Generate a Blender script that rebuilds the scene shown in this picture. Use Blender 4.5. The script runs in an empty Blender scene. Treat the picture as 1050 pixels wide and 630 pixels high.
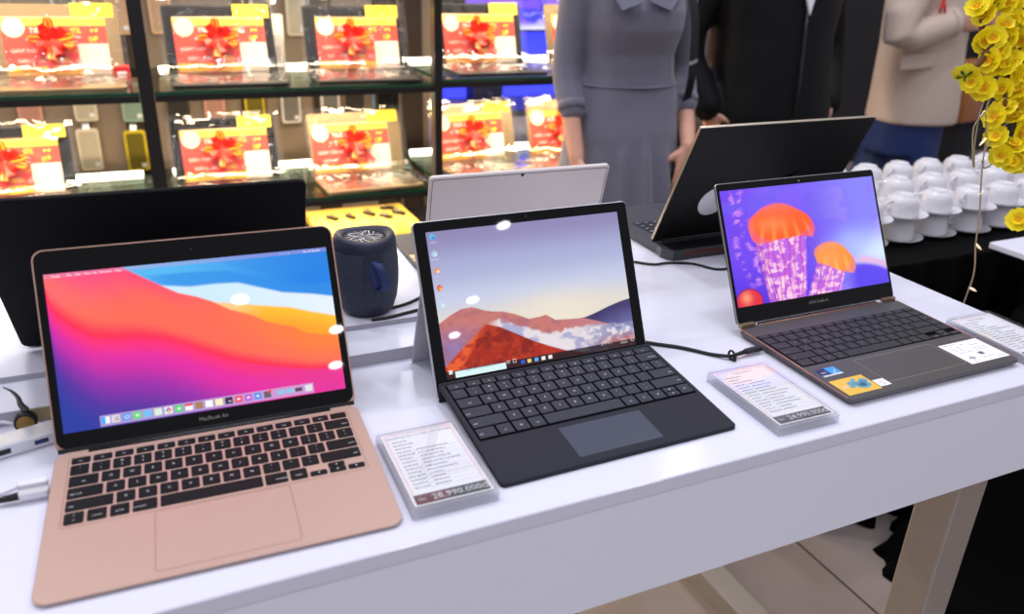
import bpy, math, random
import numpy as np
from mathutils import Vector, Matrix
random.seed(7)
SC = bpy.context.scene
COL = SC.collection
PI = math.pi
ZT = 0.78                                   # table top height

# ------------------------------------------------------------------ materials
def lin(c):
    r = []
    for v in c:
        v = v / 255.0
        r.append(v / 12.92 if v <= 0.04045 else ((v + 0.055) / 1.055) ** 2.4)
    return tuple(r)

MATS = {}
def pm(name, col, rough=0.5, metal=0.0, spec=0.5, vary=0.06, scale=40.0, bump=0.0, bscale=400.0,
       coat=0.0, emit=None, estr=0.0, trans=0.0, ior=1.45, sheen=0.0, aniso=None):
    """Principled material whose colour is broken up by a procedural noise (and optional noise bump)."""
    if name in MATS: return MATS[name]
    m = bpy.data.materials.new(name); m.use_nodes = True
    nt = m.node_tree; b = nt.nodes['Principled BSDF']
    c = lin(col)
    b.inputs['Roughness'].default_value = rough
    b.inputs['Metallic'].default_value = metal
    b.inputs['Specular IOR Level'].default_value = spec
    b.inputs['IOR'].default_value = ior
    b.inputs['Coat Weight'].default_value = coat
    b.inputs['Coat Roughness'].default_value = 0.03
    b.inputs['Transmission Weight'].default_value = trans
    b.inputs['Sheen Weight'].default_value = sheen
    tc = nt.nodes.new('ShaderNodeTexCoord')
    nz = nt.nodes.new('ShaderNodeTexNoise'); nz.inputs['Scale'].default_value = scale; nz.inputs['Detail'].default_value = 3
    nt.links.new(tc.outputs['Object'], nz.inputs['Vector'])
    mx = nt.nodes.new('ShaderNodeMix'); mx.data_type = 'RGBA'
    mx.inputs[6].default_value = (*[v * (1 - vary) for v in c], 1)
    mx.inputs[7].default_value = (*[min(1, v * (1 + vary)) for v in c], 1)
    nt.links.new(nz.outputs['Fac'], mx.inputs[0]); nt.links.new(mx.outputs[2], b.inputs['Base Color'])
    if bump > 0:
        n2 = nt.nodes.new('ShaderNodeTexNoise'); n2.inputs['Scale'].default_value = bscale; n2.inputs['Detail'].default_value = 2
        nt.links.new(tc.outputs['Object'], n2.inputs['Vector'])
        bp = nt.nodes.new('ShaderNodeBump'); bp.inputs['Strength'].default_value = bump; bp.inputs['Distance'].default_value = 0.002
        nt.links.new(n2.outputs['Fac'], bp.inputs['Height']); nt.links.new(bp.outputs['Normal'], b.inputs['Normal'])
    if emit:
        b.inputs['Emission Color'].default_value = (*lin(emit), 1); b.inputs['Emission Strength'].default_value = estr
    MATS[name] = m
    return m

def clear_mat(name, tint=(255, 255, 255), gloss=0.12, rough=0.05, bump=0.0, fres=0.8, milk=0.0):
    """Clear plastic / glass sheet: see-through with a mirror share that grows at grazing angles."""
    if name in MATS: return MATS[name]
    m = bpy.data.materials.new(name); m.use_nodes = True
    nt = m.node_tree; nt.nodes.remove(nt.nodes['Principled BSDF'])
    out = nt.nodes['Material Output']
    tr = nt.nodes.new('ShaderNodeBsdfTransparent'); tr.inputs[0].default_value = (*lin(tint), 1)
    gl = nt.nodes.new('ShaderNodeBsdfGlossy'); gl.inputs['Roughness'].default_value = rough
    lw = nt.nodes.new('ShaderNodeLayerWeight'); lw.inputs['Blend'].default_value = 0.25
    ma = nt.nodes.new('ShaderNodeMath'); ma.operation = 'MULTIPLY_ADD'; ma.inputs[1].default_value = fres; ma.inputs[2].default_value = gloss
    ma.use_clamp = True
    nt.links.new(lw.outputs['Fresnel'], ma.inputs[0])
    mx = nt.nodes.new('ShaderNodeMixShader')
    nt.links.new(ma.outputs[0], mx.inputs[0]); nt.links.new(tr.outputs[0], mx.inputs[1]); nt.links.new(gl.outputs[0], mx.inputs[2])
    last = mx
    if milk > 0:                                    # a little white scatter inside the plastic
        df = nt.nodes.new('ShaderNodeBsdfTranslucent'); df.inputs[0].default_value = (0.95, 0.95, 0.98, 1)
        d2 = nt.nodes.new('ShaderNodeBsdfDiffuse'); d2.inputs[0].default_value = (0.95, 0.95, 0.98, 1)
        ad = nt.nodes.new('ShaderNodeMixShader'); ad.inputs[0].default_value = 0.5
        nt.links.new(df.outputs[0], ad.inputs[1]); nt.links.new(d2.outputs[0], ad.inputs[2])
        m3 = nt.nodes.new('ShaderNodeMixShader'); m3.inputs[0].default_value = milk
        nt.links.new(mx.outputs[0], m3.inputs[1]); nt.links.new(ad.outputs[0], m3.inputs[2]); last = m3
    nt.links.new(last.outputs[0], out.inputs['Surface'])
    if bump > 0:
        tc = nt.nodes.new('ShaderNodeTexCoord'); nz = nt.nodes.new('ShaderNodeTexNoise'); nz.inputs['Scale'].default_value = 14
        nt.links.new(tc.outputs['Object'], nz.inputs['Vector'])
        bp = nt.nodes.new('ShaderNodeBump'); bp.inputs['Strength'].default_value = bump; bp.inputs['Distance'].default_value = 0.02
        nt.links.new(nz.outputs['Fac'], bp.inputs['Height']); nt.links.new(bp.outputs['Normal'], gl.inputs['Normal'])
    MATS[name] = m
    return m

def screen_mat(name, strength):
    """A lit display behind glass: shows the colour attribute of its pixel grid, with a glossy front."""
    if name in MATS: return MATS[name]
    m = bpy.data.materials.new(name); m.use_nodes = True
    nt = m.node_tree; b = nt.nodes['Principled BSDF']
    b.inputs['Base Color'].default_value = (0.004, 0.004, 0.004, 1); b.inputs['Roughness'].default_value = 0.02; b.inputs['Specular IOR Level'].default_value = .35
    at = nt.nodes.new('ShaderNodeAttribute'); at.attribute_name = 'Col'
    nt.links.new(at.outputs['Color'], b.inputs['Emission Color']); b.inputs['Emission Strength'].default_value = strength
    MATS[name] = m
    return m

def print_mat(name, rough=0.35):
    """Printed sheet: diffuse ink colours from the colour attribute."""
    if name in MATS: return MATS[name]
    m = bpy.data.materials.new(name); m.use_nodes = True
    nt = m.node_tree; b = nt.nodes['Principled BSDF']
    at = nt.nodes.new('ShaderNodeAttribute'); at.attribute_name = 'Col'
    nt.links.new(at.outputs['Color'], b.inputs['Base Color']); b.inputs['Roughness'].default_value = rough
    MATS[name] = m
    return m

# ------------------------------------------------------------------ mesh builder
_TXT = {}
def text_mesh(s):
    if s in _TXT: return _TXT[s]
    cu = bpy.data.curves.new('lettering', 'FONT'); cu.body = s; cu.size = 1.0
    cu.align_x = 'CENTER'; cu.align_y = 'CENTER'; cu.resolution_u = 2
    ob = bpy.data.objects.new('lettering', cu)
    me = bpy.data.meshes.new_from_object(ob)
    vs = [tuple(v.co) for v in me.vertices]; fs = [tuple(p.vertices) for p in me.polygons]
    bpy.data.objects.remove(ob); bpy.data.curves.remove(cu); bpy.data.meshes.remove(me)
    _TXT[s] = (vs, fs)
    return _TXT[s]

def rrect(w, d, r, n=4, cx=0, cy=0):
    r = max(min(r, w / 2 - 1e-6, d / 2 - 1e-6), 1e-5)
    out = []
    for qx, qy, a0 in ((1, 1, 0), (-1, 1, PI / 2), (-1, -1, PI), (1, -1, 1.5 * PI)):
        for k in range(n + 1):
            a = a0 + k / n * PI / 2
            out.append((cx + qx * (w / 2 - r) + r * math.cos(a), cy + qy * (d / 2 - r) + r * math.sin(a)))
    return out

class MB:
    def __init__(s): s.v, s.f, s.m, s.s = [], [], [], []
    def add(s, vs, fs, m=0, sm=False, M=None):
        b = len(s.v)
        s.v += [tuple(M @ Vector(v)) for v in vs] if M is not None else [tuple(v) for v in vs]
        for f in fs:
            s.f.append(tuple(b + i for i in f)); s.m.append(m); s.s.append(sm)
        return s
    def box(s, x0, x1, y0, y1, z0, z1, m=0, M=None):
        vs = [(x, y, z) for z in (z0, z1) for y in (y0, y1) for x in (x0, x1)]
        return s.add(vs, [(0, 2, 3, 1), (4, 5, 7, 6), (0, 1, 5, 4), (2, 6, 7, 3), (0, 4, 6, 2), (1, 3, 7, 5)], m, False, M)
    def slab(s, w, d, r, z0, z1, bev=0.0, n=4, m=0, M=None, cx=0, cy=0, zf=None, mb=None, bb=None, zall=False):
        """rounded-rectangle slab with chamfered rims; zf(x,y) shifts the top; mb = material of the top chamfer"""
        bb = bev if bb is None else bb
        rings = []
        if bb > 0: rings.append((rrect(w - 2 * bb, d - 2 * bb, r - bb, n, cx, cy), z0, 0))
        rings.append((rrect(w, d, r, n, cx, cy), z0 + bb, 0))
        rings.append((rrect(w, d, r, n, cx, cy), z1 - bev, 1))
        if bev > 0: rings.append((rrect(w - 2 * bev, d - 2 * bev, r - bev, n, cx, cy), z1, 1))
        vs, N = [], len(rings[0][0])
        for o, z, t in rings:
            for x, y in o: vs.append((x, y, z + (zf(x, y) if (zf and (t or zall)) else 0)))
        side, chamf = [], []
        for k in range(len(rings) - 1):
            tgt = chamf if (bev > 0 and k == len(rings) - 2) else side
            for i in range(N):
                j = (i + 1) % N
                tgt.append((k * N + i, k * N + j, (k + 1) * N + j, (k + 1) * N + i))
        b0 = len(s.v)
        s.add(vs, side, m, False, M)
        def more(fs, mm):
            for f in fs:
                s.f.append(tuple(b0 + i for i in f)); s.m.append(mm); s.s.append(False)
        more(chamf, m if mb is None else mb)
        more([tuple(range(N - 1, -1, -1)), tuple((len(rings) - 1) * N + i for i in range(N))], m)
        return s
    def cyl(s, p0, p1, r0, r1=None, n=16, m=0, sm=True, caps=True, M=None):
        r1 = r0 if r1 is None else r1
        return s.tube([p0, p1], [r0, r1], n, m, caps, M, sm)
    def tube(s, pts, r, n=8, m=0, caps=True, M=None, sm=True):
        pts = [Vector(p) for p in pts]
        rr = r if isinstance(r, (list, tuple)) else [r] * len(pts)
        t0 = (pts[1] - pts[0]).normalized()
        ref = Vector((0, 0, 1)) if abs(t0.z) < 0.9 else Vector((1, 0, 0))
        nx = t0.cross(ref).normalized()
        vs = []
        for i, p in enumerate(pts):
            t = (pts[min(i + 1, len(pts) - 1)] - pts[max(i - 1, 0)]).normalized()
            nx = (nx - t * nx.dot(t)).normalized(); ny = t.cross(nx)
            for k in range(n):
                a = 2 * PI * k / n
                vs.append(p + (nx * math.cos(a) + ny * math.sin(a)) * rr[i])
        fs = [(i * n + k, i * n + (k + 1) % n, (i + 1) * n + (k + 1) % n, (i + 1) * n + k) for i in range(len(pts) - 1) for k in range(n)]
        s.add(vs, fs, m, sm, M)
        if caps:
            b = len(s.v) - len(vs)
            s.f.append(tuple(b + k for k in range(n - 1, -1, -1))); s.m.append(m); s.s.append(False)
            e = b + (len(pts) - 1) * n
            s.f.append(tuple(e + k for k in range(n))); s.m.append(m); s.s.append(False)
        return s
    def lathe(s, prof, n=32, m=0, M=None, sm=True, fx=None):
        """profile of (r,z); fx(angle,k,r,z)->(r,z) may deform"""
        vs, fs = [], []
        for k, (r, z) in enumerate(prof):
            for i in range(n):
                a = 2 * PI * i / n
                rr, zz = fx(a, k, r, z) if fx else (r, z)
                vs.append((rr * math.cos(a), rr * math.sin(a), zz))
        for k in range(len(prof) - 1):
            for i in range(n):
                j = (i + 1) % n
                fs.append((k * n + i, k * n + j, (k + 1) * n + j, (k + 1) * n + i))
        return s.add(vs, fs, m, sm, M)
    def loft(s, rings, m=0, sm=True, caps=True, M=None):
        n = len(rings[0]); vs = [p for r in rings for p in r]
        fs = [(k * n + i, k * n + (i + 1) % n, (k + 1) * n + (i + 1) % n, (k + 1) * n + i) for k in range(len(rings) - 1) for i in range(n)]
        if caps: fs += [tuple(range(n - 1, -1, -1)), tuple((len(rings) - 1) * n + i for i in range(n))]
        return s.add(vs, fs, m, sm, M)
    def ball(s, c, r, nu=16, nv=10, m=0, M=None, sm=True):
        r = r if isinstance(r, (tuple, list)) else (r, r, r)
        vs = [(c[0], c[1], c[2] - r[2])]
        for j in range(1, nv):
            b = -PI / 2 + PI * j / nv
            for i in range(nu):
                a = 2 * PI * i / nu
                vs.append((c[0] + r[0] * math.cos(b) * math.cos(a), c[1] + r[1] * math.cos(b) * math.sin(a), c[2] + r[2] * math.sin(b)))
        vs.append((c[0], c[1], c[2] + r[2]))
        fs = [(0, 1 + (i + 1) % nu, 1 + i) for i in range(nu)]
        for j in range(nv - 2):
            for i in range(nu):
                k = 1 + j * nu; i2 = (i + 1) % nu
                fs.append((k + i, k + i2, k + nu + i2, k + nu + i))
        e = len(vs) - 1; k = 1 + (nv - 2) * nu
        fs += [(k + i, k + (i + 1) % nu, e) for i in range(nu)]
        return s.add(vs, fs, m, sm, M)
    def sides(s, m):
        """give the upright faces built so far another material"""
        for i, f in enumerate(s.f):
            a, b, c = (Vector(s.v[f[0]]), Vector(s.v[f[1]]), Vector(s.v[f[2]])); n = (b - a).cross(c - a)
            if n.length > 0 and abs(n.normalized().z) < .3: s.m[i] = m
        return s
    def text(s, body, size, M, m=0):
        vs, fs = text_mesh(body)
        return s.add([(x * size, y * size, z * size) for x, y, z in vs], fs, m, False, M)
    def poly(s, pts, m=0, M=None): return s.add(pts, [tuple(range(len(pts)))], m, False, M)
    def plate(s, pts2, z0, z1, m=0, M=None):
        """extruded polygon"""
        n = len(pts2)
        vs = [(x, y, z0) for x, y in pts2] + [(x, y, z1) for x, y in pts2]
        fs = [tuple(range(n - 1, -1, -1)), tuple(range(n, 2 * n))] + [(i, (i + 1) % n, n + (i + 1) % n, n + i) for i in range(n)]
        return s.add(vs, fs, m, False, M)
    def mesh(s, name, mats):
        me = bpy.data.meshes.new(name)
        me.from_pydata(s.v, [], s.f)
        for m in (mats if isinstance(mats, (list, tuple)) else [mats]): me.materials.append(m)
        me.polygons.foreach_set('material_index', s.m)
        me.polygons.foreach_set('use_smooth', s.s)
        me.update()
        return me
    def build(s, name, mats, parent=None, loc=None, rotz=0.0):
        return link(name, s.mesh(name, mats), parent, loc, rotz)

def link(name, me, parent=None, loc=None, rotz=0.0):
    o = bpy.data.objects.new(name, me); COL.objects.link(o)
    if parent is not None: o.parent = parent
    if loc is not None: o.location = loc
    if rotz: o.rotation_euler = (0, 0, rotz)
    return o
def tag(o, label, cat, group=None):
    o['label'] = label; o['category'] = cat
    if group: o['group'] = group
    return o
def thing(name, label, cat, loc=(0, 0, 0), rotz=0.0, group=None):
    o = bpy.data.objects.new(name, None); COL.objects.link(o)
    o.location = loc; o.rotation_euler = (0, 0, rotz); o.empty_display_size = 0.05
    return tag(o, label, cat, group)
def struct(name, mb, mats, kind='structure'):
    o = mb.build(name, mats); o['kind'] = kind
    return o
def dup(o, loc=None, rotz=None, label=None, parent=None):
    c = o.copy(); COL.objects.link(c)
    if parent is not None: c.parent = parent
    if loc is not None: c.location = loc
    if rotz is not None: c.rotation_euler = (0, 0, rotz)
    if label: c['label'] = label
    for ch in list(o.children): dup(ch, parent=c)
    return c
def T(x=0, y=0, z=0): return Matrix.Translation((x, y, z))
def Rm(a, ax): return Matrix.Rotation(a, 4, ax)

def lidM(y, z, t):
    """lid frame: local x across, local y up along the lid, local z out of the display"""
    s, c = math.sin(t), math.cos(t)
    return Matrix(((1, 0, 0, 0), (0, s, -c, y), (0, c, s, z), (0, 0, 0, 1)))

def grid_screen(name, img, x0, x1, y0, y1, z, M, mat, parent, extra=None):
    """display as a grid of coloured points (img rows run from the top)"""
    h, w = img.shape[:2]
    xs = np.linspace(x0, x1, w); ys = np.linspace(y1, y0, h)
    vs = [M @ Vector((x, y, z)) for y in ys for x in xs]
    fs = [((j + 1) * w + i, (j + 1) * w + i + 1, j * w + i + 1, j * w + i) for j in range(h - 1) for i in range(w - 1)]
    cols = np.concatenate([img.reshape(-1, 3), np.ones((h * w, 1))], 1)
    if extra is not None:                    # lettering and icons lying on the display, (vs, fs, colour)
        for evs, efs, ecol in extra:
            b = len(vs)
            vs += [M @ Vector(v) for v in evs]; fs += [tuple(b + i for i in f) for f in efs]
            cols = np.concatenate([cols, np.tile(np.array([[*lin(ecol), 1.0]]), (len(evs), 1))], 0)
    me = bpy.data.meshes.new(name); me.from_pydata([tuple(v) for v in vs], [], fs)
    ca = me.color_attributes.new('Col', 'FLOAT_COLOR', 'POINT')
    ca.data.foreach_set('color', np.ascontiguousarray(cols, dtype=np.float32).ravel())
    me.materials.append(mat)
    return link(name, me, parent)

def baked(mb, voxel, smooth=4, fac=0.5):
    """merge overlapping closed pieces into one continuous surface"""
    me = mb.mesh('merge', [])
    o = bpy.data.objects.new('merge', me); COL.objects.link(o)
    r = o.modifiers.new('r', 'REMESH'); r.mode = 'VOXEL'; r.voxel_size = voxel; r.use_smooth_shade = True
    if smooth:
        s = o.modifiers.new('s', 'SMOOTH'); s.iterations = smooth; s.factor = fac
    bpy.context.view_layer.update()
    dg = bpy.context.evaluated_depsgraph_get()
    out = bpy.data.meshes.new_from_object(o.evaluated_get(dg))
    bpy.data.objects.remove(o); bpy.data.meshes.remove(me)
    out.materials.clear()
    out.polygons.foreach_set('use_smooth', [True] * len(out.polygons))
    return out
def baked_build(name, mb, mat, parent, voxel, smooth=4, fac=0.5):
    me = baked(mb, voxel, smooth, fac); me.name = name; me.materials.append(mat)
    return link(name, me, parent)

# ---------------------------------------------------------------- image tools (numpy, u right, v down, 0..1)
def UV(w, h):
    u, v = np.meshgrid(np.linspace(0, 1, w), np.linspace(0, 1, h)); return u, v
def L3(c): return np.array(lin(c))
def curve(pts, u):
    p = np.array(pts); return np.interp(u, p[:, 0], p[:, 1])
def ss(a, b, x):
    t = np.clip((x - a) / (b - a), 0, 1); return t * t * (3 - 2 * t)
def mixc(img, col, a):
    a = a[..., None]; return img * (1 - a) + np.asarray(col) * a
def inpoly(pts, u, v):
    r = np.zeros(u.shape, bool); n = len(pts)
    for i in range(n):
        x1, y1 = pts[i]; x2, y2 = pts[(i + 1) % n]
        if y1 == y2: continue
        c = ((y1 > v) != (y2 > v)) & (u < (x2 - x1) * (v - y1) / (y2 - y1) + x1)
        r ^= c
    return r
def noise2(w, h, cells, seed):
    rs = np.random.RandomState(seed); out = np.zeros((h, w)); amp = 1.0; tot = 0
    for o in range(4):
        n = cells * 2 ** o + 2; g = rs.rand(n, n)
        x = np.linspace(0, n - 1.001, w); y = np.linspace(0, n - 1.001, h)
        xi = x.astype(int); yi = y.astype(int); fx = (x - xi)[None, :]; fy = (y - yi)[:, None]
        fx = fx * fx * (3 - 2 * fx); fy = fy * fy * (3 - 2 * fy)
        a = g[np.ix_(yi, xi)]; b = g[np.ix_(yi, xi + 1)]; c = g[np.ix_(yi + 1, xi)]; d = g[np.ix_(yi + 1, xi + 1)]
        out += amp * ((a * (1 - fx) + b * fx) * (1 - fy) + (c * (1 - fx) + d * fx) * fy); tot += amp; amp *= 0.5
    return out / tot
# ------------------------------------------------------------------ shared materials
WHITE = pm('white_laminate', (226, 226, 240), 0.16, vary=0.01, scale=3, coat=0.0)
APRON = pm('white_board_satin', (240, 243, 255), 0.4, vary=0.015, scale=4)
LEGM = pm('powder_coated_steel', (172, 164, 154), 0.35, metal=0.3, vary=0.04)
BLACKP = pm('black_plastic', (22, 22, 25), 0.45, vary=0.1)
BLACKG = pm('black_glass', (6, 6, 7), 0.02, spec=.3, vary=0.02)
RUBBER = pm('black_rubber', (16, 16, 18), 0.6)
ROSE = pm('rose_gold_aluminium', (196, 163, 148), 0.42, metal=0.3, vary=0.02, scale=900)
ROSED = pm('rose_gold_edge', (196, 156, 138), 0.3, metal=0.6, vary=0.02)
KEYB = pm('black_key', (12, 13, 16), 0.6, spec=.25, vary=0.06)
LEGEND = pm('white_key_legend', (225, 225, 225), 0.6, vary=0.01)
PLAT = pm('platinum_magnesium', (196, 196, 202), 0.38, metal=0.4, vary=0.02)
SLATE = pm('charcoal_woven_cover', (30, 31, 43), 0.75, vary=0.08, scale=900, bump=0.15, bscale=1500)
SLATEK = pm('charcoal_key', (42, 44, 56), 0.6, vary=0.04)
SLATET = pm('slate_touchpad', (54, 59, 78), 0.45, vary=0.03)
ZBLK = pm('anodised_jade_black', (90, 87, 89), 0.4, metal=0.45, vary=0.04, scale=600)
ZKEY = pm('dark_key', (38, 37, 42), 0.5, vary=0.05)
COPPER = pm('diamond_cut_copper', (206, 134, 108), 0.3, metal=0.6, vary=0.03)
CHROME = pm('bright_chrome', (220, 220, 222), 0.15, metal=0.9, vary=0.02)
SCREEN = screen_mat('lit_display', 1.06)
ACRYT = clear_mat('clear_acrylic_front', (255, 255, 255), 0.015, 0.02, fres=.22)
ACRYL = clear_mat('clear_acrylic', (252, 252, 255), 0.03, 0.02, fres=.35, milk=.45)
PAPER = pm('white_paper', (250, 250, 253), 0.7, vary=0.01)
INK = pm('dark_ink', (108, 106, 120), 0.8, vary=0.05)
REDINK = pm('red_ink', (225, 90, 95), 0.8, vary=0.05)

# ------------------------------------------------------------------ setting: floor
def floor_mat():
    m = bpy.data.materials.new('beige_floor_tiles'); m.use_nodes = True
    nt = m.node_tree; b = nt.nodes['Principled BSDF']; b.inputs['Roughness'].default_value = 0.3
    tc = nt.nodes.new('ShaderNodeTexCoord'); mp = nt.nodes.new('ShaderNodeMapping')
    mp.inputs['Location'].default_value = (-0.082, -0.10, 0)
    br = nt.nodes.new('ShaderNodeTexBrick'); br.offset = 0; br.inputs['Scale'].default_value = 1.0
    br.inputs['Brick Width'].default_value = 0.6; br.inputs['Row Height'].default_value = 0.6
    br.inputs['Mortar Size'].default_value = 0.003
    br.inputs['Color1'].default_value = (*lin((166, 155, 150)), 1); br.inputs['Color2'].default_value = (*lin((160, 149, 144)), 1)
    br.inputs['Mortar'].default_value = (*lin((70, 62, 56)), 1)
    nz = nt.nodes.new('ShaderNodeTexNoise'); nz.inputs['Scale'].default_value = 4; nz.inputs['Detail'].default_value = 5
    mx = nt.nodes.new('ShaderNodeMix'); mx.data_type = 'RGBA'; mx.blend_type = 'MULTIPLY'
    rp = nt.nodes.new('ShaderNodeValToRGB'); rp.color_ramp.elements[0].color = (0.82, 0.8, 0.78, 1); rp.color_ramp.elements[1].color = (1, 1, 1, 1)
    nt.links.new(tc.outputs['Object'], mp.inputs['Vector']); nt.links.new(mp.outputs['Vector'], br.inputs['Vector'])
    nt.links.new(tc.outputs['Object'], nz.inputs['Vector']); nt.links.new(nz.outputs['Fac'], rp.inputs['Fac'])
    mx.inputs[0].default_value = 1.0
    nt.links.new(br.outputs['Color'], mx.inputs[6]); nt.links.new(rp.outputs['Color'], mx.inputs[7])
    nt.links.new(mx.outputs[2], b.inputs['Base Color'])
    return m
mb = MB(); mb.box(-4, 7, -4, 6, -0.1, 0.0); struct('floor', mb, floor_mat())
WALLD = pm('dark_shop_wall', (34, 31, 33), 0.7, vary=0.2, scale=2)
mb = MB(); mb.box(-4, 7, 3.6, 3.7, 0, 2.1); struct('wall_back', mb, WALLD)

# ------------------------------------------------------------------ display table
tb = thing('display_table', 'long white display table with a deep front apron on grey steel legs', 'table', (0, 0, 0))
TX0, TX1, TY1 = -0.78, 1.153, 0.835
mb = MB(); mb.slab(TX1 - TX0, TY1, 0.002, 0.762, ZT, 0.0012, 2, cx=(TX0 + TX1) / 2, cy=TY1 / 2); mb.build('tabletop', WHITE, tb)
mb = MB(); mb.box(TX0 + .002, TX1 - .002, 0.0012, 0.019, 0.632, 0.7615); mb.build('front_apron', APRON, tb)
mb = MB(); mb.box(TX1 - .019, TX1 - .0012, 0.0195, TY1 - .002, 0.632, 0.7615); mb.build('side_apron', APRON, tb)
for lx in (0.96, -0.70):
    for ly in (0.022, 0.75):
        mb = MB(); mb.slab(0.06, 0.06, 0.004, 0.0, 0.7615, 0.0, 2, cx=lx + .03, cy=ly + .03); mb.build('leg', LEGM, tb)
    mb = MB(); mb.box(lx, lx + .06, 0.083, 0.749, 0.0, 0.052); mb.build('foot_rail', LEGM, tb)

# riser boards on the table
EDGE = pm('grey_board_side', (176, 174, 184), .6, spec=.2, vary=.02)  # greyer than the top, for the boards' upright faces
rz = thing('riser_board', 'wide white riser board, lower step along the back of the display table', 'board', (-0.13, 0.565, ZT))
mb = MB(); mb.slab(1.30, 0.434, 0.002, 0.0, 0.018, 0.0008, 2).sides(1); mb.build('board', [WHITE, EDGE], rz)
TAN = pm('tan_tape', (176, 158, 120), 0.5)
mb = MB(); mb.box(-0.042, 0.006, -0.2185, -0.2172, 0.002, 0.0165); tp = mb.build('tape', TAN, rz); tp['label'] = 'tan tape on the front edge'
rz2 = thing('riser_board', 'thin white board lying on top of the lower riser board, under the navy speaker', 'board', (-0.13, 0.592, ZT + .018))
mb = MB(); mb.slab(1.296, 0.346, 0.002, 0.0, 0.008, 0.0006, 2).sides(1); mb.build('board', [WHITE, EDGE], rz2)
ZR = ZT + .026

# ------------------------------------------------------------------ keyboards
def keyset(rows, x0, ytop, heights, pitch_y, width, gap, mats, parent, th, z0, zf, r=0.0015, tsize=0.0042, legend=True, tilt=0.0, align='c'):
    """rows of (units, legend[, half]) -> one mesh object per key, lying on the plane z = z0 + zf(x,y)"""
    y = ytop
    for ri, row in enumerate(rows):
        h = heights[ri]
        tot = sum(k[0] for k in row); u = width / tot; x = x0
        for k in row:
            w = k[0] * u; kw = w - gap; cx = x + w / 2; cy = y - h / 2
            half = k[2] if len(k) > 2 else None
            parts = [(cy, h, k[1])]
            if half == 'ud': parts = [(cy + h / 4 + .0002, h / 2 - .0006, '\u25b4'), (cy - h / 4 - .0002, h / 2 - .0006, '\u25be')]
            if half == 'low': parts = [(cy - h / 4 - .0002, h / 2 - .0006, k[1])]
            for (yy, hh, lg) in parts:
                mb = MB(); mb.slab(kw, hh, r, 0.0, th, 0.0003, 3)
                if legend and lg:
                    if lg in '\u25b4\u25be\u25c2\u25b8':
                        q = 0.0011; d = {'\u25b4': ((-q, -q), (q, -q), (0, q)), '\u25be': ((-q, q), (0, -q), (q, q)), '\u25c2': ((q, -q), (q, q), (-q, 0)), '\u25b8': ((-q, -q), (q, 0), (-q, q))}[lg]
                        mb.poly([(a, b, th + .00008) for a, b in d], 1)
                    elif len(lg) == 1:
                        mb.text(lg, tsize, T(0, -tsize * .05, th + .00008), 1)
                    elif len(lg) == 2 and lg[0] != 'F':
                        mb.text(lg[0], tsize * .8, T(0, hh * .2, th + .00008), 1); mb.text(lg[1], tsize * .8, T(0, -hh * .2, th + .00008), 1)
                    else:
                        s = min(tsize * .66, kw * .8 / (0.5 * len(lg)))
                        off = 0 if len(lg) < 4 or kw < .017 else (-kw / 2 + .0012 + s * .25 * len(lg)) * (1 if cx < 0 else -1)
                        mb.text(lg, s, T(off, -hh * .12, th + .00008), 1)
                o = mb.build('key', mats, parent, (cx, yy, z0 + zf(cx, yy)))
                o.rotation_euler = (tilt, 0, 0)
            x += w
        y -= pitch_y[ri]

NUM = [(1, '~`'), (1, '!1'), (1, '@2'), (1, '#3'), (1, '$4'), (1, '%5'), (1, '^6'), (1, '&7'), (1, '*8'), (1, '(9'), (1, ')0'), (1, '_-'), (1, '+=')]
Q = [(1, c) for c in 'QWERTYUIOP'] + [(1, '{['), (1, '}]')]
A_ = [(1, c) for c in 'ASDFGHJKL'] + [(1, ':;'), (1, '"\'')]
Z_ = [(1, c) for c in 'ZXCVBNM'] + [(1, '<,'), (1, '>.'), (1, '?/')]
def fkeys(n=12): return [(1, 'F%d' % i) for i in range(1, n + 1)]

# ------------------------------------------------------------------ 1. rose gold laptop
mac = thing('laptop', 'rose gold laptop with black keys and a red, pink and blue wave wallpaper', 'laptop', (0.0202, 0.2443, ZT), -0.0317)
D, zb, zf_ = 0.2124, 0.0125, 0.0045
mzf = lambda x, y: (zb - zf_) * (y / D)                      # y from 0 (hinge) to -D (front)
mb = MB()
mb.slab(0.3041, D, 0.0125, 0.0012, zb, 0.0006, 6, cy=-D / 2, zf=mzf, bb=0.002)
base = mb.build('base', ROSE, mac)
for fx in (-.13, .13):
    for fy in (-.02, -.195):
        mb = MB(); mb.cyl((fx, fy, 0), (fx, fy, .0014), .007, n=14); mb.build('foot', RUBBER, base)
mtilt = math.atan((zb - zf_) / D)
# keyboard well: a shallow rim line and the key field
GROOVE = pm('rose_gold_groove', (150, 108, 96), 0.5, metal=0.3)
def outline(mb, w, d, cx, cy, t, zfun, m=0, r=0.004):
    o = rrect(w, d, r, 4, cx, cy); i = rrect(w - 2 * t, d - 2 * t, r - t, 4, cx, cy); n = len(o)
    vs = [(x, y, zfun(x, y)) for x, y in o] + [(x, y, zfun(x, y)) for x, y in i]
    mb.add(vs, [(k, (k + 1) % n, n + (k + 1) % n, n + k) for k in range(n)], m)
mb = MB(); outline(mb, 0.2785, 0.1105, 0, -0.0667, 0.0005, lambda x, y: zb + mzf(x, y) + .0001); mb.build('keyboard_rim', GROOVE, base)
mb = MB(); outline(mb, 0.1215, 0.0805, 0, -0.1637, 0.0006, lambda x, y: zb + mzf(x, y) + .0001)
mb.slab(0.1203, 0.0793, 0.0036, zb - .0004, zb + .00008, 0, 4, 1, cy=-0.1637, zf=mzf, zall=True); mb.build('trackpad', [GROOVE, ROSE], base)
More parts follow.
